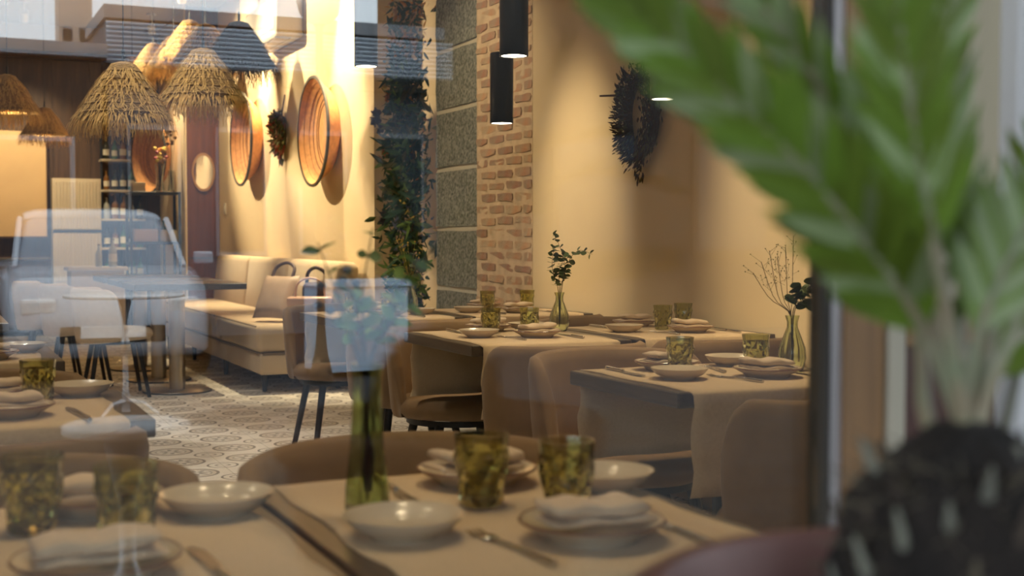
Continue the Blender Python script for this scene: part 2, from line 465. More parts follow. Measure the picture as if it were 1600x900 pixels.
MB().rbox(-.50, .76, GLASS_Y-.2, GLASS_Y-.05, .41, .45, .006, 2).build('window_sill', 'alu_light', win)
dr = struct(MB().box(.822, .945, GLASS_Y-.02, GLASS_Y+.02, 0, 1.06).build('door_1', 'door_red'))
MB().rbox(.757, .802, GLASS_Y-.03, GLASS_Y+.03, 0, 2.35, .004, 1).build('door_stile', 'door_brown', dr)
MB().rbox(.802, .822, GLASS_Y-.035, GLASS_Y+.03, 0, 2.35, .003, 1).build('door_bead', 'door_bead', dr)
MB().box(.822, .945, GLASS_Y-.035, GLASS_Y-.02, .1, .5).box(.822, .945, GLASS_Y-.035, GLASS_Y-.02, 1.02, 1.06).build('door_rail', 'door_brown', dr)
MB().box(.822, .945, GLASS_Y-.02, GLASS_Y+.02, 1.06, 2.35).build('door_panel', 'door_cream', dr)
MB().rbox(.945, 1.02, GLASS_Y-.045, GLASS_Y+.03, 0, 2.35, .004, 1).build('door_post', 'facade_plaster', dr)
MB().rbox(1.02, 1.55, GLASS_Y-.02, GLASS_Y+.02, 0, 2.35, .004, 1).build('door_leaf', 'door_bead', dr)

# ================================================================== FURNITURE
def make_chair(fabric, label, w=1.0):
    t = thing('upholstered_chair', label, 'chair')
    n = 40; prof = [(0,.395),(.16,.395),(.222,.402),(.245,.425),(.245,.452),(.225,.477),(.16,.487),(0,.490)]
    MB().lathe(prof, n, mod=lambda a, z: 1.0 + .06*abs(math.cos(2*a))**2*(1 if math.sin(a) > 0 else .6)).build('seat', fabric, t, smooth='all')
    # wrap-round backrest: closed section swept round the back
    m = MB(); A = R(98); na = 36; th = .026; vs_ = []; fs_ = []; ns = 12
    for i in range(na+1):
        a = -A + 2*A*i/na; q = abs(a)/A
        top = .765 - .012*q**2 - (0 if q < .72 else .30*(1-math.sqrt(max(0, 1-((q-.72)/.28)**2.2))))
        bot = .375 + .03*q**2
        k = 1.0 if q < .97 else .45
        for j in range(ns):
            b = 2*PI*j/ns; hz = (top-bot)/2
            cz = math.copysign(abs(math.sin(b))**.35, math.sin(b)); cr = math.copysign(abs(math.cos(b))**.7, math.cos(b))
            zz_ = (top+bot)/2 + hz*cz
            rr = .243 + .035*(zz_-.4)/.36*(1-.3*q) + th*k*cr
            vs_.append((rr*math.sin(a), -rr*math.cos(a)*.98 - .004, zz_))
    for i in range(na):
        for j in range(ns):
            l = (j+1) % ns; fs_.append((i*ns+j, i*ns+l, (i+1)*ns+l, (i+1)*ns+j))
    fs_.append(tuple(range(ns))); fs_.append(tuple(reversed(range(na*ns, (na+1)*ns))))
    m.add(vs_, fs_).build('backrest', fabric, t, smooth='all')
    MB().ring([(.19,.375),(.21,.375),(.21,.396),(.19,.396)], 24).build('seat_frame', 'black_metal', t, smooth=True)
    for sx, sy in ((1,1),(-1,1),(1,-1),(-1,-1)):
        MB().tube([(sx*.135, sy*.135, .39), (sx*.20, sy*.20, 0.0)], [.018, .013], 10).build('leg', 'black_metal', t, smooth=True)
    t.scale = (w, 1, 1)
    return t
chair0 = make_chair('taupe_velvet', 'x')
chair1 = make_chair('beige_fabric', 'x')
used = set()
def chair(x, y, rz, label, group, src=chair0, w=1.04):
    o = src if src.name not in used else copy_tree(src)
    used.add(src.name); o.location = (x, y, 0); o.rotation_euler = (0, 0, rz); o.scale = (w, 1, 1)
    return tag(o, label, 'chair', group)
TAUPE = 'taupe dining chairs'
chair(.735, 1.93, PI, 'taupe curved-back chair behind the nearest middle table with the tall vase', TAUPE, w=1.05)
chair(.10, 1.96, PI, 'taupe chair facing the window behind the nearest left table', TAUPE)
chair(.10, 2.61, 0, 'taupe chair with its back to the window at second left table', TAUPE)
chair(.10, 3.45, PI, 'taupe chair on the far side of the second left table', TAUPE)
chair(1.95, 2.45, 0, 'taupe chair with back to us at the right table nearest the post', TAUPE)
chair(1.93, 3.36, PI, 'taupe chair on the far side of the right table nearest the post', TAUPE)
chair(2.00, 3.95, 0, 'taupe chair with back to us at the table below the hanging lamps', TAUPE)
chair(2.63, 3.95, 0, 'taupe chair with back to us at the table against the wreath wall', TAUPE)
chair(1.97, 4.79, PI, 'taupe chair on the far side of the table below the hanging lamps', TAUPE)
chair(2.63, 4.79, PI, 'taupe chair on the far side of the table against the wreath wall', TAUPE)
chair(1.97, 5.385, 0, 'taupe chair with back to us at the farthest table beside the sofa', TAUPE)
chair(2.62, 5.385, 0, 'taupe chair with back to us at the table before the brick', TAUPE)
chair(1.95, 6.33, PI, 'taupe chair on the far side of the farthest table beside the sofa', TAUPE)
BEIGE = 'beige chairs at the pedestal tables'
chair(1.22, 9.35, -PI/2, 'beige shell chair nearest us of the row before the sofa', BEIGE, chair1)
chair(1.07, 10.15, -PI/2, 'middle beige shell chair of the row before the sofa', BEIGE, chair1)
chair(.93, 10.9, -PI/2, 'farthest beige shell chair of the row before the sofa', BEIGE, chair1)

def dining_table(x0, x1, y0, y1, label):
    cx, cy = (x0+x1)/2, (y0+y1)/2
    t = thing('dining_table', label, 'table', (cx, cy, 0), 0, 'dark square dining tables')
    MB().rbox(x0-cx, x1-cx, y0-cy, y1-cy, .712, .75, .003, 1).build('tabletop', 'table_wood', t)
    MB().tube([(0,0,.02),(0,0,.70)], .035, 16).build('column', 'black_metal', t, smooth=True)
    MB().lathe([(0,0),(.19,0),(.19,.012),(.05,.026),(0,.026)], 28).build('base', 'black_metal', t, smooth=True)
    MB().box(-.2,.2,-.03,.03,.698,.712).box(-.03,.03,-.2,.2,.698,.712).build('bracket', 'black_metal', t)
    return t
def runner(x0, x1, y0, y1, drop0, drop1, label, seed):
    """linen runner laid along Y, hanging over both ends, with frayed edges"""
    random.seed(seed); cx, cy = (x0+x1)/2, (y0+y1)/2
    path = []
    r = .008; zt = .7515
    for k in range(9): path.append((y0-r-.002, zt-drop0+(drop0-r)*k/8, k/8-1))
    path += [(y0-r*.3, zt-r*.2, 0)]
    for k in range(1, 10): path.append((y0+(y1-y0)*k/10, zt, 0))
    path += [(y1+r*.3, zt-r*.2, 0)]
    for k in range(9): path.append((y1+r+.002, zt-r-(drop1-r)*k/8, -k/8))
    nx = 16; up = []; dn = []
    for i, (y, z_, h) in enumerate(path):
        for j in range(nx+1):
            f = j/nx; x = x0+(x1-x0)*f
            if j in (0, nx): x += random.uniform(-.0035, .0035) + .004*math.sin(i*1.3+seed)
            s_ = -1 if i < 9 else 1
            wav = 0 if h == 0 else abs(h)*.008*(1+math.sin(f*13+seed))*s_
            lift = .0012*math.sin(i*.9+j*.7+seed) if h == 0 else 0
            up.append((x-cx, y-cy+wav, z_+max(0, lift)+.0005))
            dn.append((x-cx, y-cy+wav - (s_*.0022 if h else 0), z_-(.0015 if h == 0 else 0)))
    m = len(path); W_ = nx+1; off = m*W_; fs_ = []
    for i in range(m-1):
        for j in range(nx):
            a = i*W_+j; fs_.append((a, a+1, a+W_+1, a+W_)); fs_.append((off+a, off+a+W_, off+a+W_+1, off+a+1))
    for i in range(m-1):
        for j in (0, nx):
            a = i*W_+j; fs_.append((a, a+W_, off+a+W_, off+a))
    for j in range(nx):
        for i in (0, m-1):
            a = i*W_+j; fs_.append((a, off+a, off+a+1, a+1))
    return tag(MB().add(up+dn, fs_).build('table_runner', 'linen', None, (cx, cy, 0), smooth='all'), label, 'tablecloth', 'linen table runners')

TBL = {   # x0, x1, y0, y1, words
 'A': (.428, .955, 1.22, 1.86, 'nearest middle table'),
 'B': (-.12, .420, 1.22, 1.86, 'nearest left table'),
 'C': (-.20, .425, 2.66, 3.22, 'second left table'),
 'D': (-.20, .380, 4.02, 4.62, 'third left table'),
 'E': (-.20, .330, 5.90, 6.50, 'farthest left table'),
 'F': (1.62, 2.27, 2.58, 3.14, 'right table beside the post'),
 'G': (1.69, 2.315, 4.00, 4.68, 'table below the lamps'),
 'H': (2.335, 2.945, 4.00, 4.66, 'table against the wreath wall'),
 'I': (1.67, 2.27, 5.45, 6.12, 'farthest table beside the sofa'),
 'J': (2.29, 2.94, 5.45, 6.10, 'table before the brick'),
}
for i, (k, (x0, x1, y0, y1, wd)) in enumerate(TBL.items()):
    dining_table(x0, x1, y0, y1, f'dark square dining table under a linen runner, {wd}' if k != 'A' else 'dark square table nearest us in the middle, under a linen runner')
    lo = .035 if k != 'B' else .02
    runner(x0+lo, x1-(.022 if k in 'AB' else .055), y0, y1, .255, .255, f'frayed beige linen runner on the {wd}', i*7+1)

# ------------------------------------------------------------------ tableware prototypes
def tumbler_mesh():
    n = 12; rows = [(.0,.0270),(.006,.0290),(.022,.0315),(.038,.0335),(.054,.0352),(.068,.0368),(.080,.0380)]
    v = []; f = []
    for j, (z_, r) in enumerate(rows):
        for i in range(n):
            a = 2*PI*(i + (.5 if j % 2 else 0))/n; q = r*(1.06 if 0 < j < 6 and (i + (j//2)) % 2 == 0 else .955)
            v.append((q*math.cos(a), q*math.sin(a), z_))
    for j in range(len(rows)-1):
        for i in range(n):
            k = (i+1) % n; a, b = j*n+i, j*n+k; c, d = (j+1)*n+i, (j+1)*n+k
            if j % 2 == 0: f += [(a, b, c), (b, d, c)]
            else: f += [(a, d, c), (a, b, d)]
    top = (len(rows)-1)*n
    inner = [(.098,.0388),(.098,.0360),(.060,.0315),(.016,.0255),(.013,.0)]
    o = len(v)
    for (z_, r) in inner[:-1]:
        for i in range(n):
            a = 2*PI*i/n; v.append((r*math.cos(a), r*math.sin(a), z_))
    v.append((0,0,.013)); cc = len(v)-1
    for i in range(n):
        k = (i+1) % n
        f.append((top+i, top+k, o+k, o+i))
        for q in range(3): f.append((o+q*n+i, o+q*n+k, o+(q+1)*n+k, o+(q+1)*n+i))
        f.append((o+3*n+i, o+3*n+k, cc))
    f.append(tuple(reversed(range(n))))
    return MB().add(v, f).mesh('tumbler', 'olive_glass')
TUM = tumbler_mesh()
PLATE = MB().lathe([(0,.004),(.045,.004),(.050,0),(.056,0),(.062,.008),(.088,.022),(.0885,.0245),(.086,.0255),(.062,.0125),(.050,.009),(0,.008)], 40).mesh('plate_body', 'porcelain', True)
RIM = MB().ring([(.0865,.0252),(.0890,.0228),(.0905,.0240),(.0885,.0264)], 40).mesh('rim', 'plate_rim', True)
BOWL = MB().lathe([(0,.003),(.034,.003),(.036,0),(.041,0),(.043,.004),(.062,.013),(.0745,.0275),(.0750,.0290),(.0735,.0290),(.060,.0165),(.040,.008),(0,.006)], 40).mesh('bowl', 'porcelain', True)
def fork_mesh():
    m = MB(); m.tube([(0,-.10,.004),(0,-.085,.004),(0,-.02,.006),(0,.03,.0035),(0,.042,.003)], [.0050,.0055,.0032,.0028,.0045], 8)
    m.rbox(-.0105,.0105,.04,.056,.0025,.0055,.0012,1)
    for k in range(4):
        x = -.0088+.00587*k; m.tube([(x,.054,.004),(x,.072,.0022),(x,.092,.0058)], [.0017,.0016,.0008], 6)
    return m.mesh('fork', 'steel', True)
def knife_mesh():
    m = MB(); m.tube([(0,-.11,.005),(0,-.10,.005),(0,-.01,.0048)], [.0045,.0062,.0050], 8)
    m.add([(-.002,-.012,.002),(.002,-.012,.002),(.0105,.01,.003),(.0105,.085,.003),(.002,.112,.003),(-.006,.105,.003),(-.006,.0,.003),
           (-.002,-.012,.0062),(.002,-.012,.0062),(.0105,.01,.0045),(.0105,.085,.0045),(.002,.112,.0045),(-.006,.105,.0045),(-.006,.0,.0045)],
          [(6,5,4,3,2,1,0),(7,8,9,10,11,12,13)]+[(i,(i+1)%7,(i+1)%7+7,i+7) for i in range(7)])
    return m.mesh('knife', 'steel', True)
FORK, KNIFE = fork_mesh(), knife_mesh()
def napkin_mesh(seed):
    """folded cloth napkin: rounded layered bundle, a little creased"""
    random.seed(seed); m = MB()
    for (z0, h, dx, w_, l_) in ((0,.009,.003,.067,.037),(.0085,.019,-.002,.064,.034)):
        nx, ns = 18, 14; v = []; f = []
        for i in range(nx+1):
            u = -1+2*i/nx; e = (1-abs(u)**10)**.5 if abs(u) < 1 else 0
            e = max(e, .62)
            for j in range(ns):
                b = 2*PI*j/ns; ca, sa = math.cos(b), math.sin(b)
                y = l_*math.copysign(abs(ca)**.55, ca)*(.92+.08*e) + .003*math.sin(u*4+seed)
                zc = z0+h/2 + h/2*math.copysign(abs(sa)**.6, sa)*e
                if sa > 0: zc += .0022*math.sin(u*6+seed*1.7)+.0016*noise.noise((u*3+seed, y*80, z0*50))
                zc += .006*max(0, u*(1 if seed % 2 else -1))**2*(1 if z0 else .3)
                v.append((dx+u*w_ + .003*math.sin(b*2+seed), y, max(0, zc)))
        for i in range(nx):
            for j in range(ns):
                k = (j+1) % ns; f.append((i*ns+j, (i+1)*ns+j, (i+1)*ns+k, i*ns+k))
        f.append(tuple(range(ns))); f.append(tuple(reversed(range(nx*ns, (nx+1)*ns))))
        m.add(v, f)
    return m.mesh('napkin', 'napkin', 'all')
NAPS = [napkin_mesh(k) for k in range(4)]
ZT = .7525
def place(key, side, plate=None, tumbler=None, bowl=None, fork=None, knife=None, nap=0, rot=0.0, nrot=0.0):
    wd = TBL[key][4]; sd = 'window-side' if side == 'near' else 'far-side'
    base = 0 if side == 'near' else PI
    g = 'table settings'
    if plate:
        t = thing('plate', f'small rimmed porcelain plate, {sd} setting of the {wd}', 'plate', (*plate, ZT), base+rot, g+': plates')
        inst('plate_body', PLATE, t); inst('rim', RIM, t)
        tag(inst('napkin', NAPS[nap % 4], None, (*plate, ZT+.0215), (0,0,base+nrot)), f'folded pale napkin on the {sd} plate of the {wd}', 'napkin', g+': napkins')
    if tumbler:
        tag(inst('tumbler', TUM, None, (*tumbler, ZT), (0,0,random.uniform(0,1))), f'olive faceted glass tumbler, {sd} setting of the {wd}', 'glass', g+': tumblers')
    if bowl:
        tag(inst('bowl', BOWL, None, (*bowl, ZT), (0,0,0)), f'shallow white side bowl, {sd} setting of the {wd}', 'bowl', g+': bowls')
    if fork:
        tag(inst('fork', FORK, None, (fork[0], fork[1], ZT), (0,0,base+(fork[2] if len(fork) > 2 else .05))), f'steel fork, {sd} setting of the {wd}', 'fork', g+': forks')
    if knife:
        tag(inst('knife', KNIFE, None, (knife[0], knife[1], ZT), (0,0,base+(knife[2] if len(knife) > 2 else -.03))), f'steel table knife, {sd} setting of the {wd}', 'knife', g+': knives')
random.seed(11)
place('A', 'far', (.745,1.745), (.690,1.600), (.895,1.63), None, (.612,1.72), 1, nrot=.1)
place('A', 'near', (.735,1.365), (.772,1.505), (.530,1.47), (.622,1.36,.10), (.845,1.36), 2, nrot=-.05)
place('B', 'far', (.205,1.775), (.118,1.685), (.350,1.70), None, None, 0)
place('B', 'near', (.165,1.43), (.216,1.572), None, None, (.285,1.40,.05), 3)
place('C', 'far', (.13,3.10), (.225,2.985), (.325,3.10), None, None, 1)
place('C', 'near', (.155,2.80), None, None, None, (.285,2.76,.1), 2)
place('D', 'near', (.17,4.14), None, None, None, None, 0)
place('D', 'far', (.10,4.50), (.03,4.40), (.285,4.36), None, None, 1)
place('E', 'near', (.13,6.02), None, None, None, None, 2)
place('F', 'far', (1.865,3.03), (1.848,2.935), (2.095,3.055), (1.985,2.985,2.9), (1.715,3.0), 3, nrot=.15)
place('F', 'near', (2.01,2.765), (2.095,2.935), (1.775,2.82), (1.895,2.75,.2), (2.13,2.72), 0, nrot=-.2)
place('G', 'far', (2.00,4.57), (1.955,4.445), (2.16,4.56), None, (1.86,4.56), 2)
place('G', 'near', (2.04,4.215), (2.095,4.395), (1.845,4.30), (1.925,4.19,.1), (2.165,4.19), 1, nrot=.12)
place('H', 'far', (2.65,4.56), (2.81,4.44), None, None, (2.50,4.52,.2), 3)
place('H', 'near', (2.685,4.19), (2.655,4.345), (2.455,4.30), (2.555,4.17), (2.83,4.17), 0, nrot=-.25)
place('I', 'far', (1.98,6.0), (1.87,5.90), None, None, None, 1)
place('I', 'near', (1.95,5.62), (2.02,5.80), (2.14,5.70), None, (2.08,5.58), 2)
place('J', 'far', (2.60,6.0), (2.56,5.86), None, None, None, 0)
place('J', 'near', (2.62,5.62), (2.78,5.86), (2.40,5.72), (2.49,5.60), (2.76,5.60), 3)

# ------------------------------------------------------------------ vases and greenery
def leaf_mesh(name, m, shape='round', w=.5, fold=.08):
    out = []
    n = 9
    if shape == 'round':
        pr = [(0,.0),(.08,.10),(.22,.30),(.45,.46),(.68,.45),(.88,.28),(1,.0)]
    else:
        pr = [(0,.0),(.12,.10),(.35,.20),(.6,.19),(.85,.09),(1,.0)]
    v = []; f = []
    for (t, ww) in pr:
        zc = -.12*t*t
        v += [(-ww*w*2, t, zc+fold*ww*2), (0, t, zc), (ww*w*2, t, zc+fold*ww*2)]
    for i in range(len(pr)-1):
        a = i*3; f += [(a, a+1, a+4, a+3), (a+1, a+2, a+5, a+4)]
    return MB().add(v, f).mesh(name, m, 'all')
L_EUCA = leaf_mesh('leaf', 'leaf_euca', 'round', .55)
L_GREEN = leaf_mesh('leaf', 'leaf_green', 'long', .7)
L_TEAL = leaf_mesh('leaf', 'leaf_teal', 'round', .5)
def orient(d, roll=0.0):
    d = Vector(d).normalized(); q = d.to_track_quat('Y', 'Z')
    return q.to_matrix().to_4x4() @ Matrix.Rotation(roll, 4, 'Y')
def curve_pts(pts, n=14):
    pts = [Vector(p) for p in pts]; out = []
    k = len(pts)-1
    for i in range(n+1):
        u = i/n*k; j = min(int(u), k-1); t = u-j
        p0 = pts[max(j-1,0)]; p1 = pts[j]; p2 = pts[j+1]; p3 = pts[min(j+2,k)]
        out.append(0.5*((2*p1)+(-p0+p2)*t+(2*p0-5*p1+4*p2-p3)*t*t+(-p0+3*p1-3*p2+p3)*t**3))
    return out
def sprig(parent, pts, leaf, size, step, skip=2, rad=.0016, two=True, name='sprig', m='stem'):
    c = curve_pts(pts, 18)
    st = MB().tube(c, [rad*(1-.6*i/18) for i in range(19)], 6).build(name, m, parent, smooth=True)
    for i in range(skip, 19, step):
        t = (c[min(i+1,18)]-c[max(i-1,0)]).normalized(); side = t.orthogonal().normalized()
        side = Matrix.Rotation(random.uniform(0, 2*PI), 3, t) @ side
        for s_ in ((1,-1) if two else (1,)):
            d = (t*random.uniform(.15,.5)+side*s_).normalized(); sc = size*random.uniform(.75,1.15)*(1-.35*i/18)
            inst_m('leaf', leaf, st, Matrix.Translation(c[i]) @ orient(d, random.uniform(-1,1)) @ Matrix.Diagonal((sc,sc,sc,1)))
    return st
def rib(n, amt): return lambda a, z: 1+amt*math.cos(n*a)
def small_vase(loc, label, group='ribbed green bud vases'):
    t = thing('bud_vase', label, 'vase', loc, random.uniform(0,3), group)
    outer = [(0,0),(.024,0),(.030,.004),(.038,.034),(.036,.062),(.024,.095),(.0145,.120),(.0145,.135),(.0195,.152)]
    inner = [(.0175,.152),(.0125,.135),(.0125,.120),(.0215,.095),(.0330,.062),(.035,.034),(.027,.008),(0,.008)]
    MB().lathe(outer+inner, 48, mod=rib(12,.04)).build('vase_glass', 'green_glass', t, smooth=True)
    return t
random.seed(21)
v1 = small_vase((2.245,4.44,ZT), 'ribbed green bud vase with eucalyptus, table below the lamps')
for k, pts in enumerate([[(0,0,.02),(-.005,.0,.16),(-.028,.02,.25),(-.020,.0,.33)], [(0,0,.02),(.004,0,.16),(.02,0,.23),(.012,.0,.30),(-.02,.03,.375)],
                         [(0,0,.02),(.01,0,.17),(.035,-.005,.27),(.075,-.03,.315),(.125,-.06,.30)], [(0,0,.02),(0,.01,.17),(.0,.015,.24),(.03,.02,.30)]]):
    sp = sprig(v1, pts, L_EUCA, .034, 1 if k < 2 else 2, 7)
v1.rotation_euler = (0,0,-.45)
v2 = small_vase((2.165,2.865,ZT), 'ribbed green bud vase with leafy sprigs, beside the window post')
for pts in [[(0,0,.02),(.005,0,.16),(.03,-.01,.20),(.055,-.02,.235)], [(0,0,.02),(.0,0,.15),(.012,0,.19),(.02,0,.225)]]:
    sprig(v2, pts, L_EUCA, .050, 1, 10)
v2.rotation_euler = (0,0,-YAW)
for k in range(6):
    a = random.uniform(-.3,.2); e = Vector((-.115+.024*k, .01*k-.03, .27+.03*(k % 3)+.04*(k > 2)))
    st = MB().tube(curve_pts([(0,0,.03),(-.004,0,.15),(e.x*.6,e.y,.20),e], 10), [.0009]*11, 5).build('dry_twig', 'stem', v2)
    for j in range(9):
        p = Vector((0,0,.16)).lerp(e, .5+.06*j); q = p+Vector((random.uniform(-.03,.02),random.uniform(-.02,.02),random.uniform(.005,.035)))
        MB().tube([p,q],[.0005,.0004],4).lathe([(0,-.002),(.0022,0),(0,.002)],6,c=tuple(q)).build('twig_tip', 'leaf_olive', st)
v3 = small_vase((2.19,5.97,ZT), 'ribbed green bud vase with flowers at the farthest table beside the sofa')
for pts in [[(0,0,.02),(.0,0,.15),(-.02,0,.22),(-.03,0,.30)], [(0,0,.02),(.003,0,.15),(.03,0,.22),(.06,.02,.27)], [(0,0,.02),(-.003,0,.15),(-.05,0,.2),(-.10,.02,.24)]]:
    sprig(v3, pts, L_GREEN, .05, 2, 8)
for k in range(16):
    p = Vector((random.uniform(-.06,.06), random.uniform(-.05,.05), random.uniform(.22,.36)))
    MB().tube([(0,0,.14),p],[.0008,.0006],4).lathe([(0,-.006),(.006,0),(0,.006)],8,c=tuple(p)).build('flower_stalk', 'petal_yellow', v3)

# tall square vase on the nearest table
vt = thing('tall_vase', 'tall slender green glass vase on the nearest middle table', 'vase', (.530,1.612,ZT), R(8))
def sq(a, z): 
    c = max(abs(math.cos(a)), abs(math.sin(a))); return 1/(c**.85)
MB().lathe([(0,0),(.022,0),(.0235,.004),(.0225,.035),(.0175,.09),(.0150,.150),(.0150,.185),(.0180,.200),(.0160,.200),(.0130,.185),(.0130,.150),(.0155,.09),(.0200,.035),(.0205,.014),(0,.012)],
           48, mod=sq).build('vase_glass', 'deep_green_glass', vt, smooth=True)
random.seed(5)
for k, pts in enumerate([[(0,0,.02),(-.003,0,.18),(-.03,.01,.27),(-.06,.02,.36)], [(0,0,.03),(.002,0,.18),(.03,.0,.27),(.075,-.005,.34)],
                         [(0,0,.03),(0,0,.19),(.0,.01,.29),(.01,.0,.38)], [(0,0,.03),(0,0,.19),(-.015,-.01,.26),(-.035,-.02,.30)],
                         [(0,0,.03),(0,0,.19),(.03,-.01,.25),(.05,-.02,.28)], [(0,0,.03),(0.004,0,.19),(.05,0,.28),(.11,.01,.36)]]):
    sprig(vt, pts, [L_GREEN, L_GREEN, L_EUCA][k % 3], [.040, .040, .026][k % 3], 2, 9, rad=.0018)
for k in range(6):
    p = Vector((random.uniform(-.07,.05), random.uniform(-.03,.03), random.uniform(.27,.36)))
    st = MB().tube([(0,0,.17),p*.6+Vector((0,0,.11)),p],[.001,.001,.0008],5).build('flower_stalk', 'stem', vt)
    MB().lathe([(0,-.006),(.006,-.002),(.007,.002),(.003,.006),(0,.005)],9,c=tuple(p)).build('flower_head', 'petal_blue', st, smooth=True)
for k in range(4):
    MB().add([(-.006,0,.03),(.006,0,.03),(.009,.002,.06),(0,.003,.085),(-.008,.002,.06)],[(0,1,2,3,4)]).build('leaf', 'leaf_teal', vt, (random.uniform(-.004,.004),random.uniform(-.004,.004),k*.01), (0,0,k*1.5))

# ------------------------------------------------------------------ wall decoration
def basket(loc, r, label, rotz=0.0):
    """shallow woven tray basket hung on the wall, opening towards the room (-X)"""
    t = thing('tray_basket', label, 'basket', loc, rotz, 'round woven wall baskets')
    M = Matrix.Rotation(-PI/2, 4, 'Y') @ Matrix.Diagonal((r,r,r,1))
    MB().lathe([(0,0),(.66,0),(.78,.07),(.95,.27),(1.0,.33),(.97,.34),(.93,.29),(.78,.13),(.66,.07),(.5,.05),(0,.045)], 64, M=M).build('basket_body', 'basket_orange', t, smooth=True)
    MB().ring([(.965,.325),(1.0,.30),(1.03,.32),(1.025,.355),(.975,.36)], 64, M=M).build('rim', 'basket_rim_shade', t, smooth=True)
    for rr, zz_ in ((.90,.245),(.82,.160),(.74,.105),(.64,.066),(.56,.056)):
        MB().ring([(rr-.006,zz_-.002),(rr+.006,zz_-.002),(rr+.006,zz_+.012),(rr-.006,zz_+.012)], 64, M=M).build('woven_line', 'basket_line', t)
    return t
basket((WALL_X-.002, 9.86, 1.95), .425, 'orange woven tray basket nearest us on the sofa wall')
basket((WALL_X-.002, 12.35, 2.06), .44, 'orange woven tray basket partly hidden under the raffia lamps')
basket((2.50, 15.15, 2.05), .43, 'orange woven tray basket above the black rack', R(17))

def scatter_leaves(m_list, pts_dirs, parent, names, sizes):
    for m_, pd, nm, sz in zip(m_list, pts_dirs, names, sizes):
        b = MB()
        for p, d, roll in pd:
            s_ = sz*random.uniform(.6,1.3); M = Matrix.Translation(p) @ orient(d, roll) @ Matrix.Diagonal((s_,s_,s_,1))
            v = [(0,0,0),(.16,.35,.03),(.10,.75,-.02),(0,1,-.08),(-.10,.75,-.02),(-.16,.35,.03),(0,.4,-.03)]
            b.add([M @ Vector(q) for q in v], [(0,1,6),(1,2,6),(2,3,6),(3,4,6),(4,5,6),(5,0,6)])
        stuff(b.build(nm, m_, parent))
def wreath(loc, ry, rz_, label, n, tail, seed, mats, sz, name='dried_wreath'):
    random.seed(seed); t = thing(name, label, 'wreath', loc)
    MB().tube([(-.03, ry*math.cos(2*PI*i/24), rz_*math.sin(2*PI*i/24)) for i in range(25)], .022, 8).build('ring', 'leaf_dry', t, smooth=True)
    pds = [[] for _ in mats]
    for i in range(n):
        a = random.uniform(0, 2*PI); k = random.randrange(len(mats))
        c = Vector((-.03, ry*math.cos(a), rz_*math.sin(a))); off = Vector((random.uniform(-.06,.0), random.gauss(0,.022), random.gauss(0,.026)))
        d = Vector((random.uniform(-.7,.05), math.cos(a)*.6+random.uniform(-.5,.5)-.7*math.sin(a), math.sin(a)*.6+random.uniform(-.5,.5)+.7*math.cos(a)-.5))
        pds[k].append((c+off, d, random.uniform(0,6)))
    for i in range(tail):
        z_ = -rz_-random.uniform(0,.16); pds[i % len(mats)].append((Vector((-.03+random.uniform(-.02,.01), random.gauss(.01,.018), z_+.03)), Vector((random.uniform(-.3,.1),random.uniform(-.3,.3),-1)), random.uniform(0,6)))
    for k, pd in enumerate(pds):
        for i, (p, d, r_) in enumerate(pd):
            q = p+Vector(d).normalized()*sz
            if q.x > -.004: d = Vector((-.3, d[1], d[2])); pd[i] = (Vector((min(p.x,-.012),p.y,p.z)), d, 0)
    scatter_leaves(mats, pds, t, ['foliage']*len(mats), [sz]*len(mats))
    return t
wr = wreath((WALL_X, 4.97, 1.66), .120, .165, 'dark dried-leaf wreath on the cream wall by the hanging lamp', 1500, 40, 4, ['leaf_dry','leaf_dry','leaf_olive','petal_plum'], .032)
MB().tube([(-.02,0,.17),(-.01,.01,.29)], .004, 6).tube([(-.02,.04,.15),(-.01,.01,.29)], .004, 6).build('hanging_cord', 'leaf_dry', wr)
MB().tube([(-.05,.10,.10),(-.12,.22,.105)], [.006,.004], 6).build('twig', 'leaf_dry', wr)
sw_ = wreath((WALL_X, 11.25, 2.05), .09, .13, 'small dried-flower bundle between the two woven baskets', 700, 25, 8, ['leaf_olive','leaf_dry','berry_red','leaf_olive'], .075, 'dried_bundle')
MB().tube([(-.03,0,.12),(-.01,-.03,.33)], .005, 6).tube([(-.03,.05,.12),(-.01,-.03,.33)], .005, 6).build('hanging_cord', 'petal_plum', sw_)

# hanging garland of dried and green plants in the recess
random.seed(17)
ga = thing('flower_garland', 'tall hanging garland of dark leaves and dried flowers in the recess', 'garland', (2.98, 8.02, 2.55))
MB().tube(curve_pts([(0,0,.15),(-.04,.02,-.5),(0,0,-1.1),(-.05,0,-1.75),(0,0,-2.0)], 24), .012, 6).build('main_stem', 'stem', ga)
pd = {k: [] for k in ('leaf_teal','leaf_green','petal_plum','petal_orange','petal_pink','petal_yellow','petal_blue','leaf_olive')}
for i in range(2100):
    z_ = random.uniform(-1.95, .12); wv = .16 + .06*math.sin(z_*4)
    p = Vector((random.uniform(-.16,.06), random.gauss(0, wv*.62), z_))
    p.y = max(-.34, min(.42, p.y))
    u = random.random()
    if z_ > -.25: k = 'petal_pink' if u < .5 else ('petal_orange' if u < .7 else 'leaf_teal')
    elif z_ > -1.2: k = 'leaf_teal' if u < .70 else ('leaf_olive' if u < .86 else ('petal_orange' if u < .91 else 'leaf_green'))
    else: k = 'leaf_teal' if u < .45 else ('petal_blue' if u < .62 else ('leaf_green' if u < .82 else ('petal_yellow' if u < .93 else 'petal_plum')))
    pd[k].append((p, Vector((random.uniform(-.8,.2), random.uniform(-1,1), random.uniform(-.9,.6))), random.uniform(0,6)))
for k, v in pd.items():
    if v: scatter_leaves([k], [v], ga, ['foliage'], [.105 if 'leaf' in k else .055])
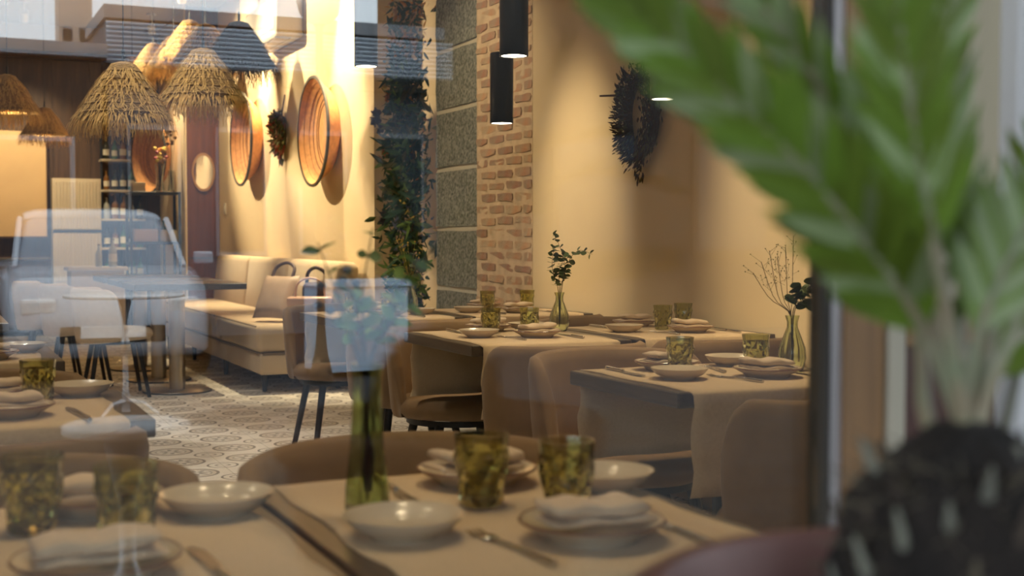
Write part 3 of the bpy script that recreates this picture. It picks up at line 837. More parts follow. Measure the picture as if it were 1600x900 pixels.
for (dy, dz, r_, mm) in ((.30,-.62,.075,'petal_plum'),(.22,-.70,.05,'petal_plum'),(.12,-.85,.05,'petal_orange'),(.05,-.50,.05,'petal_orange'),(.16,-1.30,.06,'petal_plum'),(.14,-.42,.035,'petal_yellow')):
    fl_ = MB()
    for ring_, (rr, el) in enumerate(((1,.25),(.75,.7),(.45,1.1))):
        for q in range(8):
            a = 2*PI*q/8+ring_*.4; d = Vector((-math.sin(el), math.cos(a)*math.cos(el), math.sin(a)*math.cos(el)))
            M = Matrix.Translation((-.16, dy, dz)) @ orient(d, 0) @ Matrix.Diagonal((r_*rr*1.1,r_*rr,r_*rr,1))
            v = [(-.1,0,0),(.1,0,0),(.38,.5,.08),(.25,.95,.0),(-.25,.95,.0),(-.38,.5,.08)]
            fl_.add([M @ Vector(p) for p in v], [(0,1,2,3,4,5)])
    f_ = fl_.build('flower_head', mm, ga)
    MB().tube([(-.155,dy,dz),(-.06,dy*.4,dz-.05)], .004, 5).build('flower_stalk', 'stem', f_)

# ------------------------------------------------------------------ hanging lamps
def cylinder_lamp(x, y, zb, ln, label, power):
    t = thing('cylinder_pendant', label, 'lamp', (x, y, zb), 0, 'black cylinder pendant lamps')
    MB().lathe([(.046,.004),(.050,0),(.050,ln-.004),(.046,ln),(0,ln)], 32).ring([(.044,.0),(.050,.0),(.050,.03),(.044,.03)], 32).build('shade', 'pendant_black', t, smooth=True)
    MB().lathe([(0,.0015),(.0445,.0015),(.0445,.004),(0,.004)], 28).build('diffuser', 'led', t)
    MB().tube([(0,0,ln),(0,0,CEIL-zb-.03)], .003, 6).build('cord', 'cord', t)
    MB().lathe([(0,CEIL-zb-.03),(.04,CEIL-zb-.03),(.04,CEIL-zb-.001),(0,CEIL-zb-.001)], 20).build('canopy', 'pendant_black', t)
    light('lamp_light', 'SPOT', t, (0,0,-.004), power, WARM, .04, rot=(0,0,0), spot=R(110), blend=.7)
    return t
cylinder_lamp(2.26, 5.02, 1.605, .30, 'black cylinder pendant in front of the brick, the lower one', 20)
cylinder_lamp(1.87, 4.05, 1.745, .34, 'black cylinder pendant in front of the brick, the upper one', 20)
cylinder_lamp(2.29, 3.74, 1.585, .30, 'black cylinder pendant beside the dark wreath', 20)
cylinder_lamp(1.73, 5.25, 1.845, .30, 'black cylinder pendant left of the hanging garland', 20)
cylinder_lamp(2.00, 2.86, 1.95, .30, 'unseen black cylinder pendant added to light the right table beside the post', 34)  # hung above the frame, added to brighten this table
cylinder_lamp(.16, 1.75, 1.95, .30, 'unseen black cylinder pendant added to light the nearest left table', 11)  # this and the next two are unseen, added to warm the near tables
cylinder_lamp(.68, 1.75, 1.95, .30, 'unseen black cylinder pendant added to light the nearest middle table', 11)
cylinder_lamp(.12, 2.95, 1.95, .30, 'unseen black cylinder pendant added to light the second left table', 11)

def raffia_proto(dark):
    t = thing('raffia_lamp', 'x', 'lamp', (0,0,0), 0, 'fringed raffia pendant lamps')
    pr = [(.245,0),(.205,.06),(.165,.125),(.125,.19),(.088,.25),(.062,.285),(.025,.297),(.022,.290),(.055,.276),(.080,.243),(.117,.184),(.158,.120),(.198,.056),(.238,0)]
    MB().lathe(pr+[pr[0]], 40, mod=lambda a, z: 1+.012*math.sin(9*a+z*60)).build('shade', 'raffia_dark' if dark else 'raffia', t, smooth='all')
    for q in range(6):
        h = .025+.044*q; r_ = .243-.625*h
        MB().ring([(r_+.002,h-.007),(r_+.005,h),(r_-.002,h+.007)], 40).build('weave_band', 'raffia_dark' if dark else 'raffia', t, smooth=True)
    f = MB()
    for i in range(420):
        a = random.uniform(0, 2*PI); ln = random.uniform(.05,.12); r0 = .243+random.uniform(-.006,.006); b_ = a+random.gauss(0,.07); r1 = r0+random.uniform(-.01,.055)
        rm = (r0+r1)/2+.012; z0 = random.uniform(-.0,.015); w_ = .0022
        p = [(r0,a,z0),(rm,(a+b_)/2,-ln*.5),(r1,b_,-ln)]
        v = []
        for (rr, aa, z_) in p:
            c = Vector((rr*math.cos(aa), rr*math.sin(aa), z_)); tg = Vector((-math.sin(aa), math.cos(aa), 0))
            v += [c-tg*w_, c+tg*w_]; w_ *= .7
        f.add(v, [(0,1,3,2),(2,3,5,4)])
    for i in range(520):
        a = random.uniform(0, 2*PI); h = random.uniform(.0, .26); ln = random.uniform(.05,.11); w_ = .0024
        v = []
        for q in range(3):
            hh_ = max(-.01, h-ln*.85*q/2); rr = .247-.625*hh_ + .003 + .007*q; aa = a + random.gauss(0,.06)*q
            c = Vector((rr*math.cos(aa), rr*math.sin(aa), hh_)); tg = Vector((-math.sin(aa), math.cos(aa), 0))
            v += [c-tg*w_, c+tg*w_]; w_ *= .75
        f.add(v, [(0,1,3,2),(2,3,5,4)])
    stuff(f.build('fringe', 'raffia_dark' if dark else 'raffia_fringe', t))
    MB().tube([(0,0,.28),(0,0,.36)], .008, 8).tube([(0,0,.36),(0,0,3)], .0025, 6).build('cord', 'cord', t)
    MB().lathe([(0,.10),(.022,.115),(.03,.14),(.022,.17),(.012,.20),(0,.20)], 14).build('bulb', 'bulb', t, smooth=True)
    return t
random.seed(30)
RAF = raffia_proto(False); RAFD = raffia_proto(True)
raf_used = set()
def raffia(px, py, d, s, label, dark=False, power=9):
    p = at(px, py, d); src = RAFD if dark else RAF
    o = src if src.name not in raf_used else copy_tree(src); raf_used.add(src.name)
    o.location = p; o.scale = (s, s, s); tag(o, label, 'lamp', 'fringed raffia pendant lamps')
    for ch in o.children:
        if ch.name.startswith('cord'):
            ch.data = MB().tube([(0,0,.28),(0,0,.36)], .008, 8).tube([(0,0,.36),(0,0,(CEIL-p.z)/s)], .0025, 6).mesh('cord', 'cord')
    if power: light('lamp_light', 'POINT', o, (0,0,.06), power, WARM, .03)
raffia(374, 104, 8.5, 1.0, 'dark raffia lamp with fringed hem highest right of the cluster', True, 8)
raffia(322, 103, 9.6, 1.05, 'tan raffia lamp just behind the dark one', False, 8)
raffia(318, 158, 7.4, 1.02, 'wide tan raffia lamp low in the middle of the cluster', False, 8)
raffia(194, 186, 6.7, 1.0, 'large tan raffia lamp hanging lowest in the cluster', False, 8)
raffia(12, 176, 9.5, .95, 'tan raffia lamp cut by the left picture edge', False, 8)
raffia(70, 212, 11.5, .85, 'small tan raffia lamp hanging lowest at the far left', False, 8)
raffia(297, 84, 10.8, .95, 'raffia lamp at the back of the cluster, third from its right', False, 6)
raffia(272, 104, 11.9, .95, 'raffia lamp at the back of the cluster, in the middle', False, 6)
raffia(240, 112, 12.8, .95, 'raffia lamp at the back of the cluster, second from its left', False, 6)
raffia(207, 128, 13.3, .9, 'raffia lamp at the back of the cluster, leftmost', False, 6)

# ceiling spotlights that wash the walls
def ceiling_spot(loc, target, power, spot, label, blend=.6, color=WARM, size=.04):
    t = thing('ceiling_spotlight', label, 'spotlight', loc, 0, 'ceiling spotlights')
    MB().lathe([(0,CEIL-loc[2]-.001),(.05,CEIL-loc[2]-.001),(.05,CEIL-loc[2]-.02),(.012,CEIL-loc[2]-.02),(.012,.0),(0,0)], 20).build('mount', 'ac_white', t, smooth=True)
    d = (Vector(target)-Vector(loc)).normalized(); M = d.to_track_quat('Z','Y').to_matrix().to_4x4()
    MB().ring([(.038,-.06),(.042,-.06),(.042,.05),(.038,.05)], 20, M=M).lathe([(0,-.055),(.04,-.055),(.04,-.05),(0,-.05)], 20, M=M).build('head', 'ac_white', t, smooth=True)
    p = d*.052; light('lamp_light', 'SPOT', t, p, power, color, size, spot=spot, blend=blend, target=p+d)
ceiling_spot((.75, 11.3, 3.45), (2.95, 10.1, 2.35), 950, R(62), 'ceiling spotlight aimed at the nearest woven basket', .7)
ceiling_spot((.75, 13.6, 3.45), (2.95, 12.4, 2.35), 950, R(62), 'ceiling spotlight aimed at the half-hidden woven basket', .7)
ceiling_spot((2.72, 9.45, 3.42), (2.93, 9.42, 1.5), 900, R(54), 'ceiling spotlight grazing the wall right of the nearest basket', .9)
ceiling_spot((2.72, 11.95, 3.42), (2.93, 11.9, 1.6), 900, R(54), 'ceiling spotlight grazing the wall between the baskets', .9)
ceiling_spot((2.35, 14.7, 3.42), (2.62, 14.75, 1.9), 330, R(70), 'ceiling spotlight above the black rack', .8)
ceiling_spot((1.55, 5.62, 3.42), (2.95, 5.62, 1.24), 400, R(27), 'ceiling spotlight on the cream wall beside the brick', 1.0, size=.10)
ceiling_spot((1.55, 3.95, 3.42), (2.95, 3.95, 1.24), 400, R(28), 'ceiling spotlight on the cream wall right of the wreath', 1.0, size=.10)
ceiling_spot((1.3, 6.5, 3.42), (2.95, 6.8, 1.5), 160, R(60), 'unseen ceiling spotlight added to brighten the brick and stone wall', .9)  # added because brick and stone came out too dark
ceiling_spot((2.3, 12.6, 3.42), (2.7, 14.1, 1.6), 200, R(50), 'unseen ceiling spotlight added to brighten the brown panel with the mirror', .8)  # extra lamp added to lift the brown panel
ceiling_spot((1.0, 14.4, 3.42), (1.1, 15.95, 1.6), 320, R(66), 'ceiling spotlight on the pale panels at the back', .8)
for k, (x, y) in enumerate(((.3,3.2),(1.1,3.0),(.2,5.6),(1.0,6.2),(.2,8.2),(1.0,7.2),(.4,10.8),(.9,1.7),(-1.6,3.5),(-1.6,7.5),(-1.4,11.5),(.6,13.6))):  # fill lamps out of frame, added for the room's ambience
    t = thing('fill_downlight', f'unseen added downlight in the dining room, number {k+1} from the window', 'fill_downlight', (x, y, CEIL-.012), 0, 'added fill downlights')
    t['label'] = 'unseen added round downlight above the dining room'
    MB().ring([(.06,.0),(.085,.0),(.085,.011),(.06,.011)], 24).build('trim_ring', 'ac_white', t)
    MB().lathe([(0,.006),(.06,.006),(.06,.010),(0,.010)], 24).build('lens', 'led', t)
    light('lamp_light', 'SPOT', t, (0,0,-.002), 210 if (x, y) in ((.2,5.6),(.2,8.2),(1.0,7.2)) else 38, (1,.90,.76) if (x, y) in ((.2,5.6),(.2,8.2),(1.0,7.2)) else WARM, .06, rot=(0,0,0), spot=R(100), blend=.9)  # stronger, whiter ones are added in place of daylight on the floor

# ------------------------------------------------------------------ air conditioner, light switch
ac = thing('air_conditioner', 'white wall air conditioner high above the baskets', 'air conditioner', (WALL_X, 11.15, 2.80))
MB().rbox(-.25, -.003, -.55, .55, 0, .34, .03, 3).build('body', 'ac_white', ac, smooth=True)
MB().box(-.24, -.10, -.50, .50, -.006, .002).build('air_outlet', 'ac_slot', ac)
MB().rbox(-.255, -.246, -.53, .53, .06, .31, .004, 1).build('front_panel', 'ac_white', ac)
MB().box(-.225, -.12, -.48, .48, -.012, -.006).build('louvre', 'ac_white', ac)
ls = thing('light_switch', 'small white switch plate on the wall beside the brown panel', 'switch', (WALL_X, 13.75, 1.42))
MB().rbox(-.012, -.001, -.04, .04, -.06, .06, .003, 1).build('plate', 'plastic_white', ls)
MB().rbox(-.018, -.012, -.02, .02, -.03, .03, .002, 1).build('rocker', 'plastic_white', ls)
om = thing('oval_mirror', 'small oval mirror in a cane frame on the brown panel', 'mirror', (2.775, 14.05, 1.82))
Mm = Matrix.Rotation(PI/2, 4, 'X') @ Matrix.Diagonal((.115,.195,1,1))
MB().lathe([(0,.002),(.97,.002),(.97,.008),(0,.008)], 40, M=Mm).build('glass', 'mirror', om)
MB().ring([(.93,.002),(1.07,.002),(1.07,.020),(.93,.020)], 40, M=Mm).build('frame', 'rattan', om)

# ------------------------------------------------------------------ long sofa, cushion, bags
so = thing('banquette_sofa', 'long cream banquette sofa along the basket wall', 'sofa', (2.54, 11.1, 0))
y0, y1 = -2.12, 2.12
MB().rbox(-.38, .33, y0, y1, .135, .285, .02, 2).build('base', 'sofa_fabric', so, smooth=True)
for k in range(3):
    a = y0+(y1-y0)*k/3; b_ = y0+(y1-y0)*(k+1)/3
    MB().rbox(-.40, .20, a+.004, b_-.004, .29, .49, .045, 4).build('seat_cushion', 'sofa_fabric', so, smooth=True)
    MB().rbox(-.09, .09, a+.004, b_-.004, 0, .50, .06, 4, M=Matrix.Translation((.235,0,.44)) @ Matrix.Rotation(R(6),4,'Y')).build('back_cushion', 'sofa_fabric', so, smooth=True)
    MB().tube([(-.40,a+.03,.482),(-.40,b_-.03,.482)], .006, 6).build('piping', 'sofa_seam', so)
    MB().tube([(-.385,a+.01,.288),(-.385,b_-.01,.288)], .006, 6).build('piping', 'sofa_seam', so)
MB().box(-.36, .3, y0-.001, y0+.02, .284, .292).build('seam', 'sofa_seam', so)
for yy in (y0+.15, y0+1.45, y1-1.45, y1-.15):
    for xx in (-.31, .24):
        MB().tube([(xx,yy,.14),(xx,yy,0)], [.024,.017], 10).build('leg', 'black_metal', so, smooth=True)
def cushion_mesh(w_, h_, t_):
    v = []; f = []; n = 12
    for s_ in (1,-1):
        for i in range(n+1):
            for j in range(n+1):
                u, q = -1+2*i/n, -1+2*j/n; e = (max(0,1-abs(u)**3)*max(0,1-abs(q)**3))**.45
                v.append((u*w_/2*(1-.04*(1-q*q)), s_*t_/2*e, q*h_/2*(1-.04*(1-u*u))))
    for k in range(2):
        o = k*(n+1)**2
        for i in range(n):
            for j in range(n):
                a = o+i*(n+1)+j; q = (a, a+n+1, a+n+2, a+1); f.append(q if k else tuple(reversed(q)))
    return v, f
cu = thing('tote_bag', 'grey-taupe soft tote leaning on the near end of the sofa', 'bag', (2.37, 9.34, .49))
Mc = Matrix.Translation((0,0,.185)) @ Matrix.Rotation(R(-50),4,'Z') @ Matrix.Rotation(R(-30),4,'X') @ Matrix.Rotation(R(0),4,'Y')
v, f = cushion_mesh(.30, .36, .12)
MB().add([Mc @ Vector(p) for p in v], f).build('bag_body', 'bag_taupe', cu, smooth='all')
MB().tube([Mc @ Vector(p) for p in curve_pts([(-.09,0,.17),(-.08,.0,.25),(0,0,.29),(.08,0,.25),(.09,0,.17)],14)], .013, 8).build('handle', 'bag_dark', cu, smooth=True)
pb = thing('handbag', 'glossy pinkish handbag at the near end of the sofa', 'bag', (2.56, 9.09, .49), R(-24))
MB().rbox(-.16, .16, -.06, .06, .0, .19, .03, 3).build('bag_body', 'bag_pink', pb, smooth=True)
MB().rbox(-.162, .162, -.066, .05, .12, .195, .02, 3).build('flap', 'bag_pink', pb, smooth=True)
MB().rbox(-.02, .02, -.072, -.064, .10, .13, .004, 1).build('clasp', 'steel', pb)
MB().tube(curve_pts([(-.11,0,.18),(-.09,0,.29),(0,0,.33),(.09,0,.29),(.11,0,.18)],14), .009, 8).build('handle', 'bag_pink', pb, smooth=True)
kb = thing('dark_bag', 'dark bag with a looped handle behind the pinkish handbag', 'bag', (2.70, 9.32, .49), R(-30))
MB().rbox(-.13, .13, -.07, .07, 0, .29, .05, 3).build('bag_body', 'bag_dark', kb, smooth=True)
MB().tube(curve_pts([(-.10,0,.27),(-.09,0,.36),(-.03,0,.40),(.04,0,.36),(.06,0,.27)],14), .014, 8).build('handle', 'bag_dark', kb, smooth=True)

# ------------------------------------------------------------------ pedestal tables by the sofa
def pedestal(cx, cy, label):
    t = thing('pedestal_table', label, 'table', (cx, cy, 0), 0, 'dark pedestal tables by the sofa')
    MB().rbox(-.34, .44, -.32, .32, .745, .79, .004, 1).build('tabletop', 'table_wood', t)
    MB().tube([(0,0,.02),(0,0,.745)], .058, 24).build('column', 'brushed_steel', t, smooth=True)
    MB().lathe([(0,0),(.24,0),(.24,.008),(.235,.014),(.06,.020),(0,.020)], 40).build('base_disc', 'brushed_steel', t, smooth=True)
    MB().ring([(.236,0),(.246,0),(.246,.010),(.236,.010)], 40).build('base_rim', 'black_metal', t)
pedestal(1.66, 9.42, 'dark rectangular pedestal table nearest us by the sofa')
pedestal(1.66, 10.22, 'dark pedestal table behind the nearest one by the sofa')
pedestal(1.66, 11.15, 'farthest dark pedestal table by the sofa')

# ------------------------------------------------------------------ back of the room: rack, shelves, cupboard, pale panel
def bar(m, a, b, r=.012): 
    x0, x1 = sorted((a[0], b[0])); y0_, y1_ = sorted((a[1], b[1])); z0, z1 = sorted((a[2], b[2]))
    return m.box(x0-r, x1+r, y0_-r, y1_+r, z0-r, z1+r)
rk = thing('open_rack', 'black metal open rack below the farthest basket', 'rack', (2.32, 14.55, 0))
for x in (-.26, .26):
    for y in (-.16, .16): bar(MB(), (x,y,.012), (x,y,1.60), .014).build('post', 'black_metal', rk)
for z_ in (.62, 1.05, 1.60):
    MB().rbox(-.275, .275, -.175, .175, z_-.015, z_+.015, .004, 1).build('shelf', 'black_metal', rk)
for x in (-.09, .09): bar(MB(), (x,-.16,.62), (x,-.16,1.05), .009).build('upright', 'black_metal', rk)
RK = (2.32, 14.55)
tag(MB().rbox(-.13, .13, -.09, .09, 0, .14, .006, 2).build('storage_box', 'box_pink', None, (RK[0]-.10, RK[1]-.05, 1.066)), 'pinkish storage box on the middle shelf of the black rack', 'box')
def pot_jar(x, y, z_, label, m='box_cream', r=.05, h=.13):
    t = thing('canister', label, 'canister', (x, y, z_), 0, 'canisters on the rack')
    MB().lathe([(0,0),(r*.96,0),(r,.006),(r,h-.02),(r*.96,h-.012),(0,h-.012)], 20).build('body', m, t, smooth=True)
    MB().lathe([(0,h-.012),(r*.98,h-.012),(r*.98,h),(0,h+.004)], 20).build('lid', m, t, smooth=True)
pot_jar(RK[0]+.10, RK[1]-.06, 1.066, 'cream canister beside the pinkish box on the rack')
pot_jar(RK[0]+.205, RK[1]-.06, 1.066, 'cream canister at the right end of the rack shelf')
def bottle(x, y, z_, h, m, label, lab=True, group='bottles at the back'):
    t = thing('bottle', label, 'bottle', (x, y, z_), 0, group); r = h*.145
    MB().lathe([(0,0),(r*.95,0),(r,.006),(r,h*.56),(r*.8,h*.66),(r*.36,h*.76),(r*.34,h*.93),(r*.42,h*.935),(r*.42,h*.97),(0,h*.97)], 18).build('glass_body', m, t, smooth=True)
    MB().lathe([(0,h*.965),(r*.44,h*.965),(r*.44,h),(0,h)], 14).build('cap', 'bag_dark', t)
    if lab: MB().ring([(r*1.0,h*.18),(r*1.02,h*.18),(r*1.02,h*.46),(r*1.0,h*.46)], 18).build('label_band', 'bottle_label', t)
bottle(RK[0]+.035, RK[1]+.07, 1.066, .27, 'bottle_dark', 'dark bottle behind the canisters on the rack', False)
bottle(RK[0]+.125, RK[1]+.09, 1.066, .24, 'bottle_green', 'green bottle behind the canisters on the rack', False)
tag(MB().rbox(-.07,.07,-.09,.09,0,.03,.004,1).rbox(-.065,.065,-.085,.085,.0305,.055,.004,1).rbox(-.07,.07,-.09,.09,.0555,.10,.004,1).build('stacked_boxes', 'box_cream', None, (RK[0]-.16, RK[1], 1.616)), 'pale flat stack on top of the black rack under the basket', 'box')
random.seed(77)
fv = thing('flower_vase', 'clear tall vase of dried flowers on top of the black rack', 'vase', (RK[0]+.075, RK[1], 1.616))
MB().lathe([(0,0),(.045,0),(.05,.01),(.036,.12),(.045,.26),(.055,.31),(.052,.31),(.042,.26),(.032,.12),(.044,.02),(0,.015)], 24).build('vase_glass', 'water_glass', fv, smooth=True)
for k in range(22):
    a = random.uniform(0, 2*PI); p = Vector((.10*math.cos(a)*random.random(), .10*math.sin(a)*random.random(), random.uniform(.34,.50)))
    st = MB().tube([(0,0,.02),(p.x*.2,p.y*.2,.28),p], [.002,.002,.0015], 5).build('flower_stalk', 'stem', fv)
    MB().lathe([(0,-.02),(.018,-.008),(.024,.008),(.010,.02),(0,.018)], 9, c=tuple(p)).build('flower_head', random.choice(['petal_orange','petal_pink','leaf_olive','petal_yellow','berry_red']), st, smooth=True)
gv = thing('dried_stalk_vase', 'clear vase with dark dried seed stalks at the right of the rack', 'vase', (RK[0]+.20, RK[1], 1.616))
MB().lathe([(0,0),(.035,0),(.04,.01),(.028,.10),(.034,.24),(.031,.24),(.025,.10),(.035,.016),(0,.012)], 20).build('vase_glass', 'water_glass', gv, smooth=True)
for k in range(7):
    p = Vector((random.uniform(-.05,.05), random.uniform(-.05,.05), random.uniform(.5,.72)))
    st = MB().tube([(0,0,.02),(p.x*.3,p.y*.3,.3),p], [.002,.002,.0015], 5).build('flower_stalk', 'stem', gv)
    MB().lathe([(0,-.02),(.02,-.005),(.022,.01),(0,.02)], 9, c=tuple(p)).build('seed_head', 'leaf_dry', st, smooth=True)

bs = thing('bar_shelf', 'dark bar shelving full of bottles at the back wall', 'shelf', (2.18, 15.78, 0))
for x in (-.24, -.02, .20): bar(MB(), (x,.12,.012), (x,.12,2.3), .012).build('post', 'black_metal', bs)
for z_ in (.62, .98, 1.32, 1.66, 2.02):
    MB().rbox(-.27, .23, -.13, .13, z_-.012, z_+.012, .003, 1).build('shelf_board', 'box_cream', bs)
random.seed(8)
names = ['dark','green','clear','amber']; seen = {}
for zi, z_ in enumerate((.633, .993, 1.333, 1.673, 2.033)):
    for xi in range(5):
        m_ = random.choice(names); sh = ['lowest','second','third','fourth','top'][zi]; x = ['far left','left','middle','right','far right'][xi]
        bottle(2.18-.20+.095*xi, 15.76, z_, random.uniform(.22,.29), 'bottle_'+m_, f'{m_} bottle at the {x} of the {sh} bar shelf', m_ != 'clear', 'bottles on the bar shelves')
wb = thing('counter', 'pale low serving counter in front of the bar shelving', 'counter', (1.95, 14.3, 0))
MB().rbox(-.55, .0, -.2, .2, 0, .76, .01, 1).build('body', 'plaster_dark', wb)
MB().rbox(-.58, .03, -.23, .23, .761, .80, .006, 1).build('top', 'box_cream', wb)
bottle(1.84, 14.2, .801, .30, 'bottle_clear', 'large clear water bottle on the pale counter', True, 'bottles on the counter')
bottle(1.70, 14.22, .801, .24, 'bottle_clear', 'smaller clear bottle left of the water bottle on the counter', False, 'bottles on the counter')

cb = thing('slatted_cupboard', 'pale slatted two-panel cupboard on the dark back wall', 'cupboard', (1.64, 15.72, .0))
MB().box(-.27, .27, -.02, .23, .55, 1.80).build('carcass', 'fluted_cream', cb)
slat_me = MB().rbox(-.016, .016, -.030, -.02, 0, .56, .004, 1).mesh('slat', 'fluted_cream')
for z0, nm in ((.60,'door'), (1.20,'door')):
    d_ = MB().box(-.262, .262, -.022, -.02, z0, z0+.57).build('door', 'box_cream', cb)
    for k in range(14): inst('slat', slat_me, d_, (-.24+.037*k, 0, z0+.005))
MB().box(-.27, .27, -.034, -.02, 1.172, 1.198).build('rail', 'black_metal', cb)
pp = thing('pale_screen', 'warm pale wall panel lit at the back left', 'panel', (1.06, 15.86, 1.12))
MB().rbox(-.42, .26, -.02, .09, 0, 1.22, .006, 1).build('panel_board', 'warm_panel', pp)
MB().box(.26, .275, -.025, .09, -.01, 1.23).box(-.42, .275, -.025, .09, -.02, 0).build('edge', 'dark_wood', pp)
sd_ = thing('sideboard', 'dark low sideboard under the warm pale panel', 'sideboard', (1.0, 15.6, 0))
MB().rbox(-.6, .3, -.22, .22, .08, .85, .008, 1).build('body', 'dark_wood', sd_)
MB().rbox(-.62, .32, -.24, .24, .851, .88, .006, 1).build('top', 'table_wood', sd_)
for x in (-.55, .25):
    for y in (-.18, .18): MB().tube([(x,y,.08),(x,y,0)], .018, 8).build('leg', 'black_metal', sd_)
for k in range(2): MB().rbox(-.58+.44*k, -.16+.44*k, -.235, -.22, .12, .80, .004, 1).build('door', 'dark_wood', sd_)

# ================================================================== THE PALM IN FRONT OF THE WINDOW
PB = at(1510, 765, .72)
K = 1.16          # overall size of the plant
random.seed(12)
palm = thing('potted_palm', 'blurred green palm in a terracotta pot close to the camera', 'potted plant', (PB.x, PB.y, 0))
def pl(p): return Vector(p) - Vector((PB.x, PB.y, 0))
potz = .915
MB().lathe([(0,potz-.27),(.115*K,potz-.27),(.125*K,potz-.262),(.150*K,potz-.045),(.158*K,potz-.04),(.166*K,potz-.02),(.166*K,potz-.004),(.160*K,potz),(.150*K,potz),(.146*K,potz-.008),(.142*K,potz-.06),(.10*K,potz-.10),(0,potz-.10)], 48).build('pot', 'terracotta', palm, smooth=True)
MB().lathe([(0,potz-.02),(.06*K,potz-.018),(.11*K,potz-.028),(.143*K,potz-.035),(.143*K,potz-.05),(0,potz-.05)], 32).build('soil', 'soil', palm, smooth=True)
tz0, tz1 = potz-.03, PB.z+.025
MB().lathe([(.048*K,tz0),(.060*K,tz0+.02),(.062*K,tz0+.05),(.052*K,tz1-.03),(.034*K,tz1-.004),(.015*K,tz1+.012),(0,tz1+.015)], 28,
           mod=lambda a, z: 1+.10*math.sin(7*a+z*190)+.05*math.sin(13*a-z*310)).build('trunk', 'palm_trunk', palm, smooth='all')
for k in range(46):
    a = k*2.39996; h = tz0+.005+(tz1-tz0-.02)*(k/46); r_ = (.056-.020*(k/46))*K
    d = Vector((math.cos(a), math.sin(a), 1.1)); p = Vector((r_*math.cos(a), r_*math.sin(a), h))
    ln = random.uniform(.018,.042)
    MB().tube([p, p+d.normalized()*ln*.5, p+(d+Vector((0,0,.5))).normalized()*ln], [.0048,.0036,.0012], 6).build('leaf_stub', 'palm_stub' if k % 2 else 'palm_fibre', palm, smooth=True)
fb = MB()
for k in range(900):
    a = random.uniform(0, 2*PI); h = random.uniform(tz0, tz1-.005); r_ = (.058-.02*(h-tz0)/(tz1-tz0))*K
    p = Vector((r_*math.cos(a), r_*math.sin(a), h)); d = Vector((math.cos(a)+random.uniform(-.6,.6), math.sin(a)+random.uniform(-.6,.6), random.uniform(-.6,1.0)))
    fb.tube([p, p+d*random.uniform(.006,.022)], [.0008,.0003], 3)
stuff(fb.build('fibre', 'palm_fibre', palm))
LFL = MB().add([(-.5,0,0),(.5,0,0),(-.62,.3,.12),(0,.3,-.05),(.62,.3,.12),(-.45,.72,.05),(0,.72,-.05),(.45,.72,.05),(0,1,-.06)],
               [(0,1,4,3),(0,3,2),(2,3,6,5),(3,4,7,6),(5,6,8),(6,7,8)]).mesh('leaflet', 'palm_leaf', 'all')
LFP = LFL.copy(); LFP.materials.clear(); LFP.materials.append(mat('palm_pale', (0.20, 0.25, 0.11), 0.5, rand=0.3))
crown = Vector((PB.x, PB.y, tz1))
camv = Vector((0, 0, CAM_H))
def frond(pix, ln, wd, n, ang=42, skip=5, tip=.35, facing=None, tilt=0.0, pale=0):
    pts = [crown] + [at(p[0], p[1], p[2]*K) for p in pix]; c = curve_pts(pts, 40); ln *= K; wd *= K
    st = MB().tube([pl(p) for p in c], [.0042*(1-.75*i/40) for i in range(41)], 7).build('frond', 'palm_rachis', palm, smooth=True)
    for i in range(n):
        u = skip/40+(1-skip/40)*i/(n-1); x = u*40; j = min(int(x), 39); p = c[j].lerp(c[j+1], x-j); t = (c[j+1]-c[j]).normalized()
        nrm = (camv-p).normalized() if facing is None else Vector(facing).normalized()
        nrm = (nrm - t*nrm.dot(t)).normalized(); nrm = Matrix.Rotation(tilt, 3, t) @ nrm; s_ = t.cross(nrm)
        f = math.sin(PI*min(1, .18+.72*u))**.7; f = max(f, tip)
        for sg in (1,-1):
            a = R(ang-14*u+random.uniform(-4,4)); d = (t*math.cos(a)+s_*sg*math.sin(a)+nrm*random.uniform(.05,.30)).normalized()
            xx = d.cross(nrm).normalized(); zz_ = xx.cross(d); l_ = ln*f*random.uniform(.92,1.06)
            M = Matrix(((xx.x*wd, d.x*l_, zz_.x*wd, 0),(xx.y*wd, d.y*l_, zz_.y*wd, 0),(xx.z*wd, d.z*l_, zz_.z*wd, 0),(0,0,0,1)))
            inst_m('leaflet', LFP if (pale and (i*7+sg) % 5 < pale and u < .85) else LFL, st, Matrix.Translation(pl(p)) @ M)
frond([(1455,540,.62),(1375,410,.60),(1240,245,.58),(1080,95,.57),(900,-60,.56)], .052, .0085, 32, 38, 10, pale=1)
frond([(1465,520,.63),(1405,360,.62),(1310,180,.62),(1180,-10,.61),(1100,-140,.60)], .046, .0062, 22, 34, 12, pale=3)
frond([(1480,500,.60),(1450,330,.58),(1420,150,.57),(1400,-40,.56),(1390,-180,.55)], .050, .0068, 22, 34, 14, pale=1)
frond([(1500,520,.66),(1500,380,.68),(1470,200,.70),(1480,30,.72),(1510,-120,.74)], .046, .0060, 18, 38, 14, pale=2)
frond([(1520,560,.62),(1560,440,.62),(1620,330,.62),(1720,240,.62)], .045, .0055, 14, 45, 14, pale=2)
frond([(1540,600,.66),(1600,520,.70),(1680,460,.74),(1780,430,.78)], .045, .007, 14, 45, 12)
for k, pix in enumerate(([(1560,690,.66),(1585,600,.68),(1600,500,.72)], [(1540,820,.58),(1575,770,.58),(1590,700,.60)], [(1450,660,.64),(1440,560,.66),(1430,480,.68)], [(1535,640,.63),(1545,560,.64),(1540,470,.66)])):
    MB().tube([pl(p) for p in curve_pts([crown-Vector((0,0,.02))]+[at(p[0],p[1],p[2]*K) for p in pix], 12)], [.0055-.0025*i/12 for i in range(13)], 7).build('bare_stalk', 'palm_rachis' if k > 1 else 'palm_stub', palm, smooth=True)
